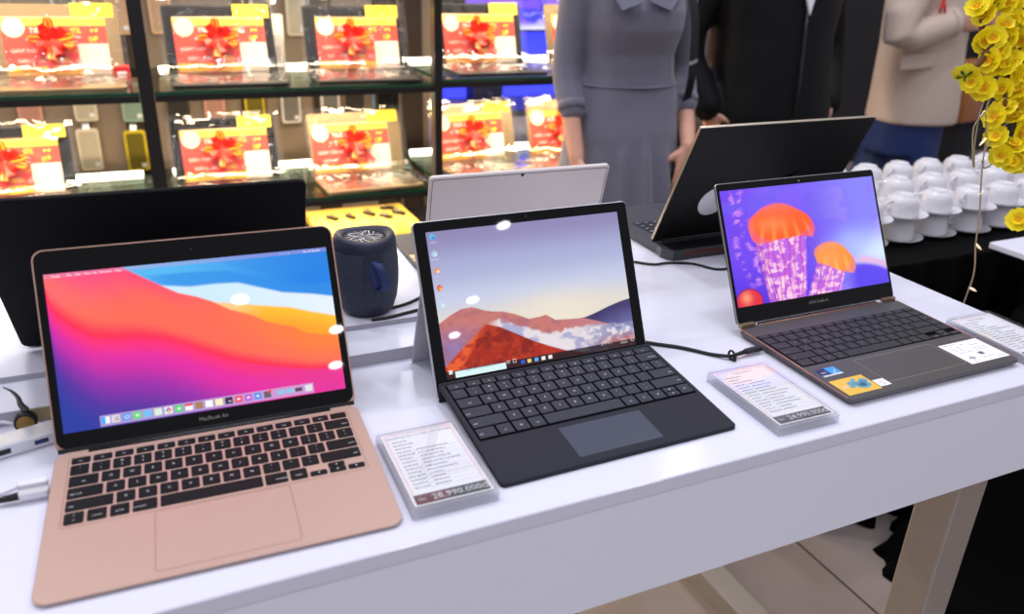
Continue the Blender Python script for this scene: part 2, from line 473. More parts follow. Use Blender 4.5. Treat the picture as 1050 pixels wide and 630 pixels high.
rows = [[(1, 'esc')] + fkeys() + [(1, '')],
        NUM + [(1.5, 'delete')], [(1.5, 'tab')] + Q + [(1, '|\\')],
        [(1.75, 'caps lock')] + A_ + [(1.75, 'return')], [(2.25, 'shift')] + Z_ + [(2.25, 'shift')],
        [(1, 'fn'), (1, 'control'), (1, 'option'), (1.25, 'command'), (5, ''), (1.25, 'command'), (1, 'option'), (1, '\u25c2', 'low'), (1, '', 'ud'), (1, '\u25b8', 'low')]]
keyset(rows, -0.1378, -0.0138, [.0098, .0162, .0162, .0162, .0162, .0162], [.0126, .0188, .0188, .0188, .0188, 0], 0.2756, 0.0026, [KEYB, LEGEND], base, 0.0011, zb - .0002, mzf, r=.0016, tilt=mtilt)
# lid
ml = lidM(-0.001, zb - .001, 0.4767)
mb = MB(); mb.slab(0.3041, 0.2105, 0.0115, -0.0048, -0.0006, 0.0005, 6, M=ml, cy=0.2105 / 2 - .001, bb=.0012)
lid = mb.build('lid', ROSED, mac)
mb = MB(); mb.slab(0.3009, 0.2035, 0.0105, -0.0006, 0.0, 0.0001, 6, M=ml, cy=0.2035 / 2 + .0045); mb.build('display_glass', BLACKG, lid)
mb = MB(); mb.box(-.150, .150, 0.0005, .0052, -.0006, .0003, M=ml); mb.cyl((-.122, -.002, zb - .002), (.122, -.002, zb - .002), .0042, n=14); mb.build('hinge', BLACKP, mac)
LETT = pm('grey_lettering', (150, 140, 136), 0.5)
mb = MB(); mb.text('MacBook Air', .0056, ml @ T(0, .0125, .0003)); tx = mb.build('lettering', LETT, lid)
mb = MB(); mb.cyl((0, .196, 0), (0, .196, .0002), .0012, n=10, M=ml); mb.build('camera', BLACKP, lid)

def mac_image(w=340, h=206):
    u, v = UV(w, h)
    img = np.zeros((h, w, 3)); img[:] = L3((58, 150, 232))
    img = mixc(img, L3((120, 200, 245)), ss(0.75, 0.25, u) * ss(.16, .02, v) * .8)
    img = mixc(img, L3((28, 122, 222)), ss(0.55, 1.0, u) * .8)
    A = curve([(0.2, .03), (0.281, 0.021), (0.358, 0.011), (0.474, 0.008), (0.553, 0.015), (0.657, 0.073), (0.763, 0.14), (0.846, 0.166), (0.905, 0.159), (1.0, 0.137)], u)
    a = ss(A - .006, A + .006, v)
    band = L3((82, 182, 240)) * (1 - ss(.35, .95, u))[..., None] + L3((32, 128, 226)) * ss(.35, .95, u)[..., None]
    img = img * (1 - a[..., None]) + band * a[..., None]
    A2 = curve([(.2, .05), (.36, .07), (.5, .075), (.62, .09), (.75, .165), (.88, .235), (1, .25)], u)
    img = mixc(img, L3((46, 140, 228)), ss(A2 - .004, A2 + .01, v) * ss(.28, .42, u) * .75)
    B = curve([(0.3, .12), (0.387, 0.145), (0.476, 0.171), (0.569, 0.17), (0.65, 0.179), (0.729, 0.228), (0.809, 0.278), (0.922, 0.313), (1.0, 0.345)], u)
    wc = L3((205, 232, 248)) * (1 - ss(.55, 1, u))[..., None] + L3((226, 238, 246)) * ss(.55, 1, u)[..., None]
    a = ss(B - .008, B + .012, v); img = img * (1 - a[..., None]) + wc * a[..., None]
    C = curve([(0.5, .27), (0.547, 0.289), (0.639, 0.316), (0.706, 0.345), (0.83, 0.387), (0.912, 0.436), (1.0, 0.482)], u)
    oc = L3((255, 205, 140)) * (1 - ss(.6, .75, u))[..., None] + L3((255, 190, 48)) * ss(.6, .75, u)[..., None]
    oc = mixc(oc, L3((255, 160, 40)), ss(0, .14, v - C))
    a = ss(C - .008, C + .012, v); img = img * (1 - a[..., None]) + oc * a[..., None]
    Dc = curve([(0.0, -.2), (0.255, 0.0), (0.327, 0.084), (0.386, 0.152), (0.434, 0.204), (0.497, 0.243), (0.547, 0.284), (0.609, 0.355), (0.687, 0.411), (0.739, 0.469), (0.792, 0.502), (0.833, 0.523), (0.873, 0.571), (0.943, 0.606), (1.0, 0.614)], u)
    E = curve([(0, 0.14), (0.012, 0.233), (0.064, 0.34), (0.13, 0.427), (0.202, 0.452), (0.288, 0.466), (0.362, 0.497), (0.436, 0.552), (0.509, 0.62), (0.585, 0.685), (0.663, 0.736), (0.77, 0.79), (0.881, 0.833), (1.0, 0.852)], u)
    t = np.clip((v - Dc) / np.maximum(E - Dc, .05), 0, 1)
    cc = np.zeros_like(img); cc[:] = L3((255, 104, 84))
    cc = mixc(cc, L3((252, 72, 130)), ss(.42, .1, u) * ss(.33, .02, v) * .9)
    cc = mixc(cc, L3((255, 66, 120)), ss(.35, 0, t) * ss(.6, .3, u) * .7)
    cc = mixc(cc, L3((255, 128, 58)), ss(.45, .95, u) * ss(1, .1, t))
    cc = mixc(cc, L3((255, 120, 92)), ss(.3, .0, u) * ss(.15, .6, t) * ss(1, .6, t) * .6)
    cc = mixc(cc, L3((246, 44, 84)), ss(.72, 1, t))
    a = ss(Dc - .006, Dc + .008, v); img = img * (1 - a[..., None]) + cc * a[..., None]
    d = v - E
    mg = np.zeros_like(img); mg[:] = L3((250, 46, 110))
    mg = mixc(mg, L3((226, 40, 160)), ss(0, .14, d)); mg = mixc(mg, L3((150, 44, 168)), ss(.12, .36, d + (.5 - u) * .12))
    mg = mixc(mg, L3((84, 48, 158)), ss(.28, .5, d + (.35 - u) * .2)); mg = mixc(mg, L3((40, 58, 158)), ss(.42, .72, d + (.28 - u) * .35))
    mg = mixc(mg, L3((226, 52, 150)), ss(.55, .9, u) * .75)
    a = ss(-.01, .012, d); img = img * (1 - a[..., None]) + mg * a[..., None]
    # menu bar and dock
    img = mixc(img, L3((190, 150, 200)), (v < .028) * .35)
    dk = (np.abs(u - .498) < .379) & (np.abs(v - .958) < .036)
    img = mixc(img, L3((196, 172, 222)), dk * .72)
    icons = [(70, 170, 240), (225, 225, 230), (80, 150, 235), (90, 220, 110), (110, 190, 245), (220, 235, 215), (250, 250, 250), (80, 215, 110), (245, 245, 245), (165, 125, 70), (248, 248, 248), (250, 240, 190), (18, 18, 20), (245, 70, 95), (190, 90, 215), (60, 150, 240), (90, 92, 96), (120, 205, 230), (120, 205, 230), (60, 62, 66), (225, 228, 232)]
    xs = [.137 + i * .0353 for i in range(17)] + [.752, .786, .821, .859]
    for k, (x, c) in enumerate(zip(xs, icons)):
        hw = .0135; hh = .0215 if not 17 <= k <= 19 else .014
        img = mixc(img, L3(c), ((np.abs(u - x) < hw) & (np.abs(v - .956) < hh)) * .95)
        if k == 0: img = mixc(img, L3((235, 240, 250)), ((u > x) & (u < x + hw) & (np.abs(v - .956) < hh)) * 1.0)
        if k == 6:
            for q in range(6):
                a6 = q * PI / 3; img = mixc(img, L3([(240, 80, 60), (250, 170, 40), (140, 200, 60), (60, 160, 220), (140, 90, 200), (230, 80, 140)][q]), (((u - x - .006 * math.cos(a6)) / .005) ** 2 + ((v - .956 - .010 * math.sin(a6)) / .008) ** 2 < 1) * .9)
        if k == 8: img = mixc(img, L3((235, 60, 60)), ((np.abs(u - x) < hw) & (np.abs(v - .941) < .006)) * 1.0)
        if k == 1: 
            for q in range(6): img = mixc(img, L3([(230, 120, 60), (80, 140, 220), (120, 190, 90), (160, 120, 200), (200, 80, 80), (120, 120, 120)][q]), ((np.abs(u - x - (q % 3 - 1) * .007) < .0025) & (np.abs(v - .950 - (q // 3) * .012) < .004)) * .9)
        if k in (3, 7, 13, 14, 15): img = mixc(img, L3((250, 250, 250)), (((u - x) / .006) ** 2 + ((v - .956) / .008) ** 2 < 1) * .75)
        if k == 16: img = mixc(img, L3((240, 60, 55)), (((u - x - .011) / .006) ** 2 + ((v - .938) / .009) ** 2 < 1) * 1.0)
        if k == 2: img = mixc(img, L3((235, 240, 245)), (((u - x) / .009) ** 2 + ((v - .956) / .014) ** 2 < 1) * .8); img = mixc(img, L3((60, 140, 230)), (((u - x) / .006) ** 2 + ((v - .956) / .010) ** 2 < 1) * .8)
    return img
def flat_text(items):
    out = []
    for body, size, x, y, z, col in items:
        vs, fs = text_mesh(body); out.append(([(a * size + x, b * size + y, z) for a, b, c in vs], fs, col))
    return out
ex = flat_text([('Finder', .0034, -.1315, .1808, .0005, (255, 250, 250)), ('File', .0034, -.1195, .1808, .0005, (255, 245, 245)), ('Edit', .0034, -.1115, .1808, .0005, (255, 245, 245)), ('View', .0034, -.1025, .1808, .0005, (255, 245, 245)), ('Go', .0034, -.0955, .1808, .0005, (255, 245, 245)), ('Window', .0034, -.0855, .1808, .0005, (255, 245, 245)), ('Help', .0034, -.0735, .1808, .0005, (255, 245, 245)),
                ('\u2022  \u2022  \u2022  \u2022', .0034, .096, .1808, .0005, (255, 255, 255)), ('Thu 10:25 AM', .0033, .126, .1808, .0005, (255, 255, 255)), ('tv', .0042, .0182, .0272, .0005, (240, 240, 240))])
grid_screen('screen', mac_image(), -.1428, .1428, .0205, .1838, .0003, ml, SCREEN, lid, ex)

# ------------------------------------------------------------------ 2. detachable tablet laptop with charcoal keyboard cover
surf = thing('tablet_laptop', 'silver tablet laptop on a kickstand with charcoal keyboard cover and red mountain wallpaper', 'laptop', (0.4135, 0.2361, ZT), 0.0056)
sl = lidM(0, .0238, 0.4338); st, ct = math.sin(.4338), math.cos(.4338)
mb = MB(); mb.slab(0.2944, 0.2135, 0.006, -0.0085, -0.0004, 0.0008, 5, M=sl, cy=0.2135 / 2 - .0235, bb=.0025); tab = mb.build('tablet', PLAT, surf)
mb = MB(); mb.slab(0.2926, 0.2117, 0.005, -0.0004, 0.0, 0.0001, 5, M=sl, cy=0.2117 / 2 - .0226); mb.build('display_glass', BLACKG, tab)
# kickstand
kt = math.atan2(.0975 - .052, .117)
kM = lidM(.0985, .0008, 0) @ Rm(0, 'X')
mb = MB()
v0, v1 = Vector((0, .056, .1165)), Vector((0, .0985, .001))
for_ = (v1 - v0).normalized(); nn = Vector((0, -for_.z, for_.y))
vs = []
for p in (v0, v1):
    for sx in (-.1445, .1445):
        for k in (0, 1): vs.append((sx, p.y + nn.y * .0035 * k, max(p.z + nn.z * .0035 * k, 0)))
mb.add(vs, [(0, 2, 6, 4), (1, 5, 7, 3), (0, 4, 5, 1), (2, 3, 7, 6), (4, 6, 7, 5), (0, 1, 3, 2)])
mb.build('kickstand', PLAT, surf)
def surf_image(w=300, h=200):
    u, v = UV(w, h); img = np.zeros((h, w, 3)); img[:] = L3((142, 134, 178))
    img = mixc(img, L3((168, 172, 210)), ss(.02, .28, v)); img = mixc(img, L3((196, 202, 226)), ss(.25, .5, v)); img = mixc(img, L3((222, 214, 204)), ss(.45, .66, v))
    img = mixc(img, L3((232, 222, 204)), ss(.4, .7, v) * ss(1, .6, u) * ss(.2, .6, u))
    n = noise2(w, h, 18, 3); n2 = noise2(w, h, 34, 5)
    bk = curve([(.6, .8), (0.693, 0.741), (0.745, 0.734), (0.799, 0.716), (0.873, 0.685), (0.946, 0.661), (1.005, 0.649)], u)
    c = L3((62, 54, 104)) * (1 - ss(0, .2, v - bk))[..., None] + L3((104, 102, 158)) * ss(0, .2, v - bk)[..., None]
    c = c * (.75 + .5 * n)[..., None]
    a = ss(bk - .003, bk + .004, v) * (u > .66); img = img * (1 - a[..., None]) + c * a[..., None]
    pk = curve([(0.0, 0.621), (0.058, 0.575), (0.113, 0.544), (0.167, 0.541), (0.224, 0.575), (0.261, 0.592), (0.315, 0.603), (0.375, 0.634), (0.442, 0.683), (0.499, 0.68), (0.533, 0.673), (0.578, 0.72), (0.66, 0.731), (0.728, 0.739), (0.793, 0.772), (0.876, 0.819), (1.003, 0.838)], u)
    c = np.zeros_like(img); c[:] = L3((196, 118, 112)); c = mixc(c, L3((150, 118, 168)), ss(.0, .5, n2) * ss(.24, .05, u) * ss(.6, .8, v)); c = mixc(c, L3((150, 96, 112)), ss(.42, .7, n) * .5)
    c = mixc(c, L3((182, 128, 150)), ss(.55, .9, u) * .7)
    a = ss(pk - .003, pk + .004, v); img = img * (1 - a[..., None]) + c * a[..., None]
    wk = curve([(.2, .66), (0.263, 0.649), (0.354, 0.685), (0.458, 0.76), (0.535, 0.805), (0.649, 0.79), (0.783, 0.80), (1, 0.82)], u)
    c = np.zeros_like(img); c[:] = L3((226, 216, 222)); c = mixc(c, L3((172, 170, 204)), ss(.45, .62, n)); c = mixc(c, L3((110, 118, 166)), ss(.62, .9, u) * ss(.4, .6, n2) * .8); c = mixc(c, L3((182, 92, 84)), ss(.87, .97, v) * ss(.7, .95, u))
    a = ss(wk - .006, wk + .02, v + (n2 - .5) * .05) * ss(.22, .3, u); img = img * (1 - a[..., None]) + c * a[..., None]
    fr = curve([(-0.003, 0.92), (0.034, 0.877), (0.076, 0.828), (0.144, 0.758), (0.222, 0.671), (0.289, 0.704), (0.361, 0.765), (0.45, 0.841), (0.526, 0.894), (0.604, 0.944), (0.701, 0.982), (1, 1.05)], u)
    rd = curve([(.66, .24), (0.671, 0.222), (0.763, 0.166), (0.821, 0.137), (0.926, 0.081), (1, .04)], v)
    c = np.zeros_like(img); c[:] = L3((170, 42, 24)); c = mixc(c, L3((112, 26, 20)), ss(.38, .66, n) * .7); c = mixc(c, L3((206, 70, 34)), ss(.45, .75, n2) * .4)
    lf = ss(.012, -.012, u - rd - (n2 - .5) * .05 - .01); c2 = np.zeros_like(img); c2[:] = L3((226, 92, 46)); c2 = mixc(c2, L3((190, 60, 34)), ss(.45, .6, n2)); c = c * (1 - lf[..., None]) + c2 * lf[..., None]
    a = ss(fr - .003, fr + .005, v); img = img * (1 - a[..., None]) + c * a[..., None]
    img = mixc(img, L3((24, 20, 28)), (v > .952) * .93)
    img = mixc(img, L3((214, 240, 242)), ((v > .957) & (u > .041) & (u < .292)) * 1.0)
    for k, c in enumerate([None, None, (40, 90, 220), (230, 205, 120), (90, 170, 235), (240, 240, 240), (235, 235, 235)]):
        if c: img = mixc(img, L3(c), ((np.abs(u - (.378 + .036 * (k - 2))) < .010) & (np.abs(v - .976) < .012)) * 1.0)
    for (iu, iv, c, c2) in ((.028, .035, (90, 190, 235), (60, 130, 200)), (.027, .150, (170, 205, 225), (210, 225, 235)), (.027, .265, (235, 140, 50), (250, 235, 220)), (.027, .382, (225, 75, 60), (245, 205, 60)), (.027, .497, (190, 215, 235), (225, 235, 240))):
        img = mixc(img, L3(c), (((u - iu) / .014) ** 2 + ((v - iv) / .021) ** 2 < 1) * .9)
        img = mixc(img, L3(c2), (((u - iu - .004) / .007) ** 2 + ((v - iv - .006) / .010) ** 2 < 1) * .9)
        img = mixc(img, L3((205, 205, 215)), ((np.abs(u - iu) < .017) & (np.abs(v - iv - .037) < .004)) * .5)
    return img
ex = flat_text([('Type here to search', .0045, -.090, .0082, .0004, (120, 140, 145)), ('O', .0058, -.0515, .0078, .0004, (240, 240, 240)), ('\u25a1', .006, -.043, .0078, .0004, (240, 240, 240)), ('10:25', .0036, .114, .0102, .0004, (235, 235, 235)), ('1/28/2021', .0030, .114, .0062, .0004, (235, 235, 235)), ('\u2227  \u2022  \u2022  \u2022', .0045, .088, .008, .0004, (235, 235, 235)), ('\u25a1', .006, .127, .008, .0004, (240, 240, 240))])
for dx in (0, 1):
    for dy in (0, 1):
        x0, y0 = -.1288 + dx * .0024, .0058 + dy * .0024; ex.append(([(x0, y0, .0004), (x0 + .0021, y0, .0004), (x0 + .0021, y0 + .0021, .0004), (x0, y0 + .0021, .0004)], [(0, 1, 2, 3)], (245, 245, 245)))
grid_screen('screen', surf_image(), -.132, .1315, .0005, .1768, .0002, sl, SCREEN, tab, ex)
mb = MB(); mb.cyl((0, .1835, 0), (0, .1835, .0002), .0016, n=10, M=sl); mb.build('camera', BLACKP, tab)
# keyboard cover, raised at the back
kb = MB(); KD = .1854; kz0, kz1 = .0238, .0052
kzf = lambda x, y: (kz0 - kz1) * (y / KD)
n0 = len(kb.v)
kb.slab(0.2946, KD, 0.0055, 0.0, kz0, 0.0008, 5, cy=-KD / 2)
kv = []
for (x, y, z) in kb.v:                                     # 5 mm board sloping to the front
    top = kz0 + kzf(x, y); kv.append((x, y, top - .0051 if z < .001 else (top if z > kz0 - .0002 else top - .0008)))
kb.v = kv
kb.slab(0.2946, 0.0035, 0.001, 0.0, .0242, 0.0003, 2, cy=-.0035)       # fold standing against the tablet
cover = kb.build('keyboard_cover', SLATE, surf, (.0018, -.0030, 0), 0.0082)
rows = [[(1.25, 'Esc')] + fkeys() + [(1.25, 'Del')], NUM + [(1.5, 'Backspace')], [(1.5, 'Tab')] + Q + [(1, '|\\')],
        [(1.75, 'Caps')] + A_ + [(1.75, 'Enter')], [(2.25, 'Shift')] + Z_ + [(2.25, 'Shift')],
        [(1.25, 'Ctrl'), (1, 'Fn'), (1, '\u229e'), (1, 'Alt'), (5.25, ''), (1, 'Alt'), (1, '\u2261'), (1, '\u25c2'), (1, '', 'ud'), (1, '\u25b8')]]
SLATEW = pm('key_gap_shadow', (4, 4, 6), 0.9, spec=.1)  # near-black painted in for the shadow between the keys
ktilt = math.atan((kz0 - kz1) / KD)
mb = MB(); mb.slab(.2835, .1085, .002, kz0 - .001, kz0 + .0001, 0, 3, cy=-.0615, zf=kzf, zall=True); mb.build('key_field', SLATEW, cover)
keyset(rows, -0.1412, -0.0085, [.0098, .0166, .0166, .0166, .0166, .0166], [.0116, .0190, .0190, .0190, .0190, 0], 0.2824, 0.0028, [SLATEK, LEGEND], cover, 0.0011, kz0 + .00005, kzf, r=.0007, tsize=.0040, tilt=ktilt)
mb = MB(); mb.slab(.105, .0515, .001, kz0 - .001, kz0 + .0002, 0, 3, cy=-.1490, cx=.001, zf=kzf, zall=True); mb.build('touchpad', SLATET, cover)

# ------------------------------------------------------------------ 3. dark convertible laptop
zen = thing('convertible_laptop', 'dark bronze laptop at the right with copper edges and an orange jellyfish wallpaper', 'laptop', (0.8784, 0.2496, ZT), 0.0)
D2, zb2, zf2 = .211, .0125, .0095
zzf = lambda x, y: (zb2 - zf2) * (y / D2)
mb = MB(); mb.slab(.305, D2, .007, .0028, zb2, .0008, 5, cy=-D2 / 2, zf=zzf, bb=.003); zbase = mb.build('base', ZBLK, zen)
for ex_ in (-.1518, .1518):
    mb = MB(); mb.tube([(ex_, -.004, zb2 - .0004), (ex_, -.205, zb2 - .0004 + zzf(0, -.205))], .0007, 6); mb.build('copper_edge', COPPER, zbase)
mb = MB(); mb.tube([(-.118, -.0012, zb2 + .0003), (.118, -.0012, zb2 + .0003)], .0007, 6); mb.build('copper_hinge_line', COPPER, zbase)
for fx in (-.12, .12):
    for fy in (-.03, -.19):
        mb = MB(); mb.cyl((fx, fy, 0), (fx, fy, .003), .006, n=12); mb.build('foot', RUBBER, zbase)
ztilt = math.atan((zb2 - zf2) / D2)
ZGAP = pm('dark_key_gap', (4, 4, 5), 0.9, spec=.1)
mb = MB(); mb.slab(.2975, .0935, .003, zb2 - .001, zb2 + .0001, 0, 3, cy=-.0775, zf=zzf, zall=True); mb.build('key_field', ZGAP, zbase)
rows = [[(1, 'esc')] + [(1, 'F%d' % i) for i in range(1, 13)] + [(1, 'ins'), (1, 'del')],
        NUM + [(1.5, 'backspace'), (1, 'home')], [(1.5, 'tab')] + Q + [(1, '|\\'), (1, 'pgup')],
        [(1.75, 'caps lock')] + A_ + [(1.75, 'enter'), (1, 'pgdn')], [(2.25, 'shift')] + Z_ + [(2.25, 'shift'), (1, 'end')],
        [(1.25, 'ctrl'), (1, 'fn'), (1, '\u229e'), (1, 'alt'), (5.25, ''), (1, 'alt'), (1, 'ctrl'), (1, ''), (1, '\u25c2', 'low'), (1, '', 'ud'), (1, '\u25b8', 'low')]]
ZLEG = pm('dim_key_legend', (150, 146, 146), 0.6)
keyset(rows, -0.1480, -0.0315, [.0086, .0150, .0150, .0150, .0150, .0150], [.0102, .0165, .0165, .0165, .0165, 0], 0.296, 0.0026, [ZKEY, ZLEG], zbase, .0011, zb2 + .00005, zzf, r=.0007, tsize=.0036, tilt=ztilt)
mb = MB(); outline(mb, .142, .0605, 0, -.1625, .0006, lambda x, y: zb2 + zzf(x, y) + .00012, 1, .003)
mb.slab(.1408, .0593, .0025, zb2 - .0006, zb2 + .0001, 0, 3, 0, cy=-.1625, zf=zzf, zall=True); mb.build('touchpad', [ZBLK, pm('touchpad_line', (168, 150, 132), .4)], zbase)
zz = lambda x, y, d=.0002: (x, y, zb2 + zzf(x, y) + d)
def patch(mb, x0, x1, y0, y1, d, m=0): mb.add([zz(x0, y0, d), zz(x1, y0, d), zz(x1, y1, d), zz(x0, y1, d)], [(0, 1, 2, 3)], m)
def zM(x, y, d=.0003): return T(*zz(x, y, d)) @ Rm(ztilt, 'X')
YEL = pm('yellow_sticker', (240, 190, 70), 0.4); BLU = pm('teal_ink', (96, 160, 180), 0.5); NAVY = pm('navy_sticker', (28, 40, 92), 0.3); SKY = pm('sky_blue_sticker', (60, 160, 228), 0.3)
mb = MB(); patch(mb, -.1455, -.091, -.2015, -.1655, .0002)
for (bx, by, br_, m_) in ((-.108, -.186, .012, 1), (-.119, -.180, .008, 1), (-.100, -.178, .007, 1), (-.112, -.173, .004, 1), (-.108, -.186, .006, 2), (-.125, -.186, .004, 1)):
    mb.add([zz(bx + br_ * math.cos(a * PI / 8), by + br_ * .7 * math.sin(a * PI / 8), .00025 + .00003 * m_) for a in range(16)], [tuple(range(16))], m_)
mb.text('30', .009, zM(-.135, -.184), 3); mb.build('sticker', [YEL, BLU, pm('deep_teal_ink', (40, 96, 120), .5), LEGEND], zbase)['label'] = 'yellow sticker with a teal picture'
mb = MB(); patch(mb, -.0895, -.0715, -.198, -.1825, .0002); [patch(mb, -.087, -.074, -.186 - i * .003, -.1855 - i * .003, .0003, 1) for i in range(4)]
mb.build('sticker', [PAPER, INK], zbase)['label'] = 'small white sticker beside the yellow one'
mb = MB(); patch(mb, -.1415, -.1262, -.1555, -.1370, .0002); mb.text('evo', .0062, zM(-.1340, -.1455), 1); patch(mb, -.1415, -.1262, -.1555, -.1515, .00025, 2)
mb.build('sticker', [NAVY, LEGEND, pm('silver_sticker', (200, 200, 205), .3)], zbase)['label'] = 'dark blue badge sticker'
mb = MB(); patch(mb, -.1255, -.1085, -.1545, -.1360, .0002); mb.poly([zz(-.121, -.147, .0003), zz(-.1185, -.1505, .0003), zz(-.1105, -.139, .0003), zz(-.1185, -.148, .0003)], 1); patch(mb, -.1255, -.1085, -.1545, -.1515, .00025, 1)
mb.build('sticker', [SKY, LEGEND], zbase)['label'] = 'light blue badge sticker with a tick'
mb = MB(); patch(mb, .0755, .1500, -.1975, -.1430, .0002)
for (x0, x1, y0, y1) in ((.079, .103, -.1475, -.1465), (.088, .089, -.164, -.155), (.0985, .0995, -.165, -.1545), (.099, .102, -.155, -.154), (.086, .098, -.1855, -.1835), (.0915, .0935, -.1895, -.1795), (.113, .122, -.1815, -.1745), (.083, .098, -.170, -.1693), (.100, .113, -.170, -.1693), (.084, .096, -.1935, -.1928), (.108, .130, -.188, -.1873), (.118, .146, -.164, -.1633), (.120, .144, -.169, -.1683), (.122, .140, -.156, -.1552), (.108, .116, -.151, -.1502), (.133, .146, -.192, -.1913)):
    patch(mb, x0, x1, y0, y1, .0003, 1)
mb.build('sticker', [PAPER, INK], zbase)['label'] = 'white card sticker with small pictograms'
mb = MB(); mb.text('harman/kardon', .0052, zM(.128, -.1335)); mb.build('lettering', ZLEG, zbase)
# lid
zl = lidM(.001, zb2 + .0005, .4697)
mb = MB(); mb.slab(.305, .2045, .005, -.0052, -.0008, .0006, 4, M=zl, cy=.2045 / 2 + .003, mb=1, bb=.001); zlid = mb.build('lid', [ZBLK, CHROME], zen)
mb = MB(); mb.slab(.3026, .2015, .0045, -.0008, 0, .0001, 4, M=zl, cy=.2015 / 2 + .0045); mb.build('display_glass', BLACKG, zlid)
BRONZE = pm('bronze_hinge', (150, 128, 104), .3, metal=.7)
for sx in (-1, 1):
    mb = MB(); mb.slab(.026, .008, .002, -.003, .003, .0005, 3, M=T(sx * .1375, .001, zb2 + .0022)); mb.build('hinge', BRONZE, zen)
mb = MB(); mb.box(-.115, .115, -.0005, .0055, .004, .0135); mb.build('hinge_cover', ZBLK, zen)
mb = MB(); mb.text('ASUS ZenBook', .0060, zl @ T(0, .0175, .0003)); mb.build('lettering', LETT, zlid)
mb = MB(); mb.cyl((0, .2005, 0), (0, .2005, .0002), .0012, n=10, M=zl); mb.build('camera', CHROME, zlid)
def zen_image(w=320, h=200):
    u, v = UV(w, h); n = noise2(w, h, 6, 11); n2 = noise2(w, h, 28, 2)
    img = np.zeros((h, w, 3)); img[:] = L3((112, 70, 236))
    img = mixc(img, L3((128, 96, 244)), ss(.05, .3, u) * ss(.5, .0, v)); img = mixc(img, L3((136, 132, 250)), ss(.4, .95, u)); img = mixc(img, L3((112, 92, 240)), ss(.6, .4, v) * ss(.45, .62, n) * .6)
    img = mixc(img, L3((86, 50, 226)), ss(.55, 1, v) * ss(.62, .3, u)); img = mixc(img, L3((170, 150, 244)), ss(.45, .7, n) * ss(.5, .85, u) * .6)
    g = np.exp(-(((u - 1.0) / .24) ** 2 + ((v - .70) / .17) ** 2)); img = mixc(img, L3((216, 236, 255)), g * .95)
    g2 = np.exp(-(((u - .78) / .12) ** 2 + ((v - .58) / .12) ** 2)); img = mixc(img, L3((178, 196, 255)), g2 * .6)
    vio = ss(.0, .05, v - (.76 + (u - .8) ** 2 * 2.2)) * ss(.66, .8, u); img = mixc(img, L3((88, 62, 236)), vio * .95)
    rb = np.exp(-((v - (.75 + (u - .8) ** 2 * 2.2)) / .03) ** 2) * ss(.74, .86, u); img = mixc(img, L3((246, 168, 210)), rb * .7)
    for k, (x0, amp) in enumerate(((.045, .02), (.10, .025), (.13, .02))):              # trailing curtain of tentacles, left
        cx = x0 + amp * np.sin(v * 9 + k * 2) + .05 * v; a = np.exp(-((u - cx) / .016) ** 2) * ss(.42, .62, n2) * ss(.9, .75, v)
        img = mixc(img, L3((214, 140, 240)), a * .75)
    def tent(img, xa0, xb0, y0, xa1, xb1, y1, seed, nl):
        t = np.clip((v - y0) / (y1 - y0), 0, 1); xa = xa0 + (xa1 - xa0) * t; xb = xb0 + (xb1 - xb0) * t
        s = (u - xa) / (xb - xa); ins = ss(-.03, .05, s) * ss(1.03, .95, s) * (v > y0 - .03)
        nn = noise2(w, h, 30, seed); ruff = ss(.38, .66, nn + .12 * np.sin(s * 22 + v * 10 + seed))
        img = mixc(img, L3((226, 120, 226)), ins * .55); img = mixc(img, L3((246, 176, 230)), ins * ruff * .85); img = mixc(img, L3((250, 214, 242)), ins * ss(.52, .72, nn) * .8)
        for k in range(nl):
            c = (k + .3) / nl + .03 * np.sin(v * 13 + k * 1.7); img = mixc(img, L3((206, 40, 150)), np.exp(-((s - c) / .016) ** 2) * ins * .75)
        return img
    img = tent(img, .17, .49, .46, .20, .43, 1.0, 4, 7); img = tent(img, .53, .735, .74, .44, .66, 1.0, 8, 6)
    for k in range(4):                                                                # long dark-pink strands beside the bells
        cx = .16 + .012 * k + (.06 + .02 * k) * (v - .48); img = mixc(img, L3((150, 40, 170)), np.exp(-((u - cx) / .003) ** 2) * (v > .48) * .7)
        cx = .51 + .012 * k + .02 * np.sin(v * 8 + k); img = mixc(img, L3((120, 60, 190)), np.exp(-((u - cx) / .003) ** 2) * (v > .46) * (v < .9) * .5)
    def bell(img, P, top, c1, c2, rim, cx, cy, rx, ry, ph):
        m = inpoly(P, u, v).astype(float)
        for _ in range(2):                                     # soften the outline
            m = (m + np.roll(m, 1, 0) + np.roll(m, -1, 0) + np.roll(m, 1, 1) + np.roll(m, -1, 1)) / 5
        c = np.zeros_like(img); c[:] = L3(c1)
        s = np.sin((u - cx) * 95 / (1 + 1.5 * np.clip(v - cy, 0, 1)) + ph); c = mixc(c, L3(c2), ss(-.1, 1, s) * ss(-.5, .8, (v - cy) / ry) * .7)
        c = mixc(c, L3(top), ss(-.2, -1, (v - cy) / ry) * .8)
        c = mixc(c, L3(rim), ss(.75, 1.02, np.sqrt(((u - cx) / rx) ** 2 + ((v - cy) / ry) ** 2)) * .6)
        c = mixc(c, L3((255, 176, 110)), np.exp(-(((u - cx + .25 * rx) / (.5 * rx)) ** 2 + ((v - cy) / (.4 * ry)) ** 2)) * .35)
        return img * (1 - m[..., None]) + c * m[..., None]
    J1 = [(0.136, 0.347), (0.141, .30), (0.154, 0.264), (0.215, 0.198), (0.25, .173), (0.29, 0.157), (0.33, .150), (0.361, 0.155), (0.40, .172), (0.436, 0.2), (0.509, 0.268), (0.535, .31), (0.548, 0.353), (0.555, .40), (0.549, 0.443), (0.532, 0.485), (0.453, 0.459), (0.388, 0.469), (0.292, 0.473), (0.25, .49), (0.181, 0.492), (0.148, 0.446)]
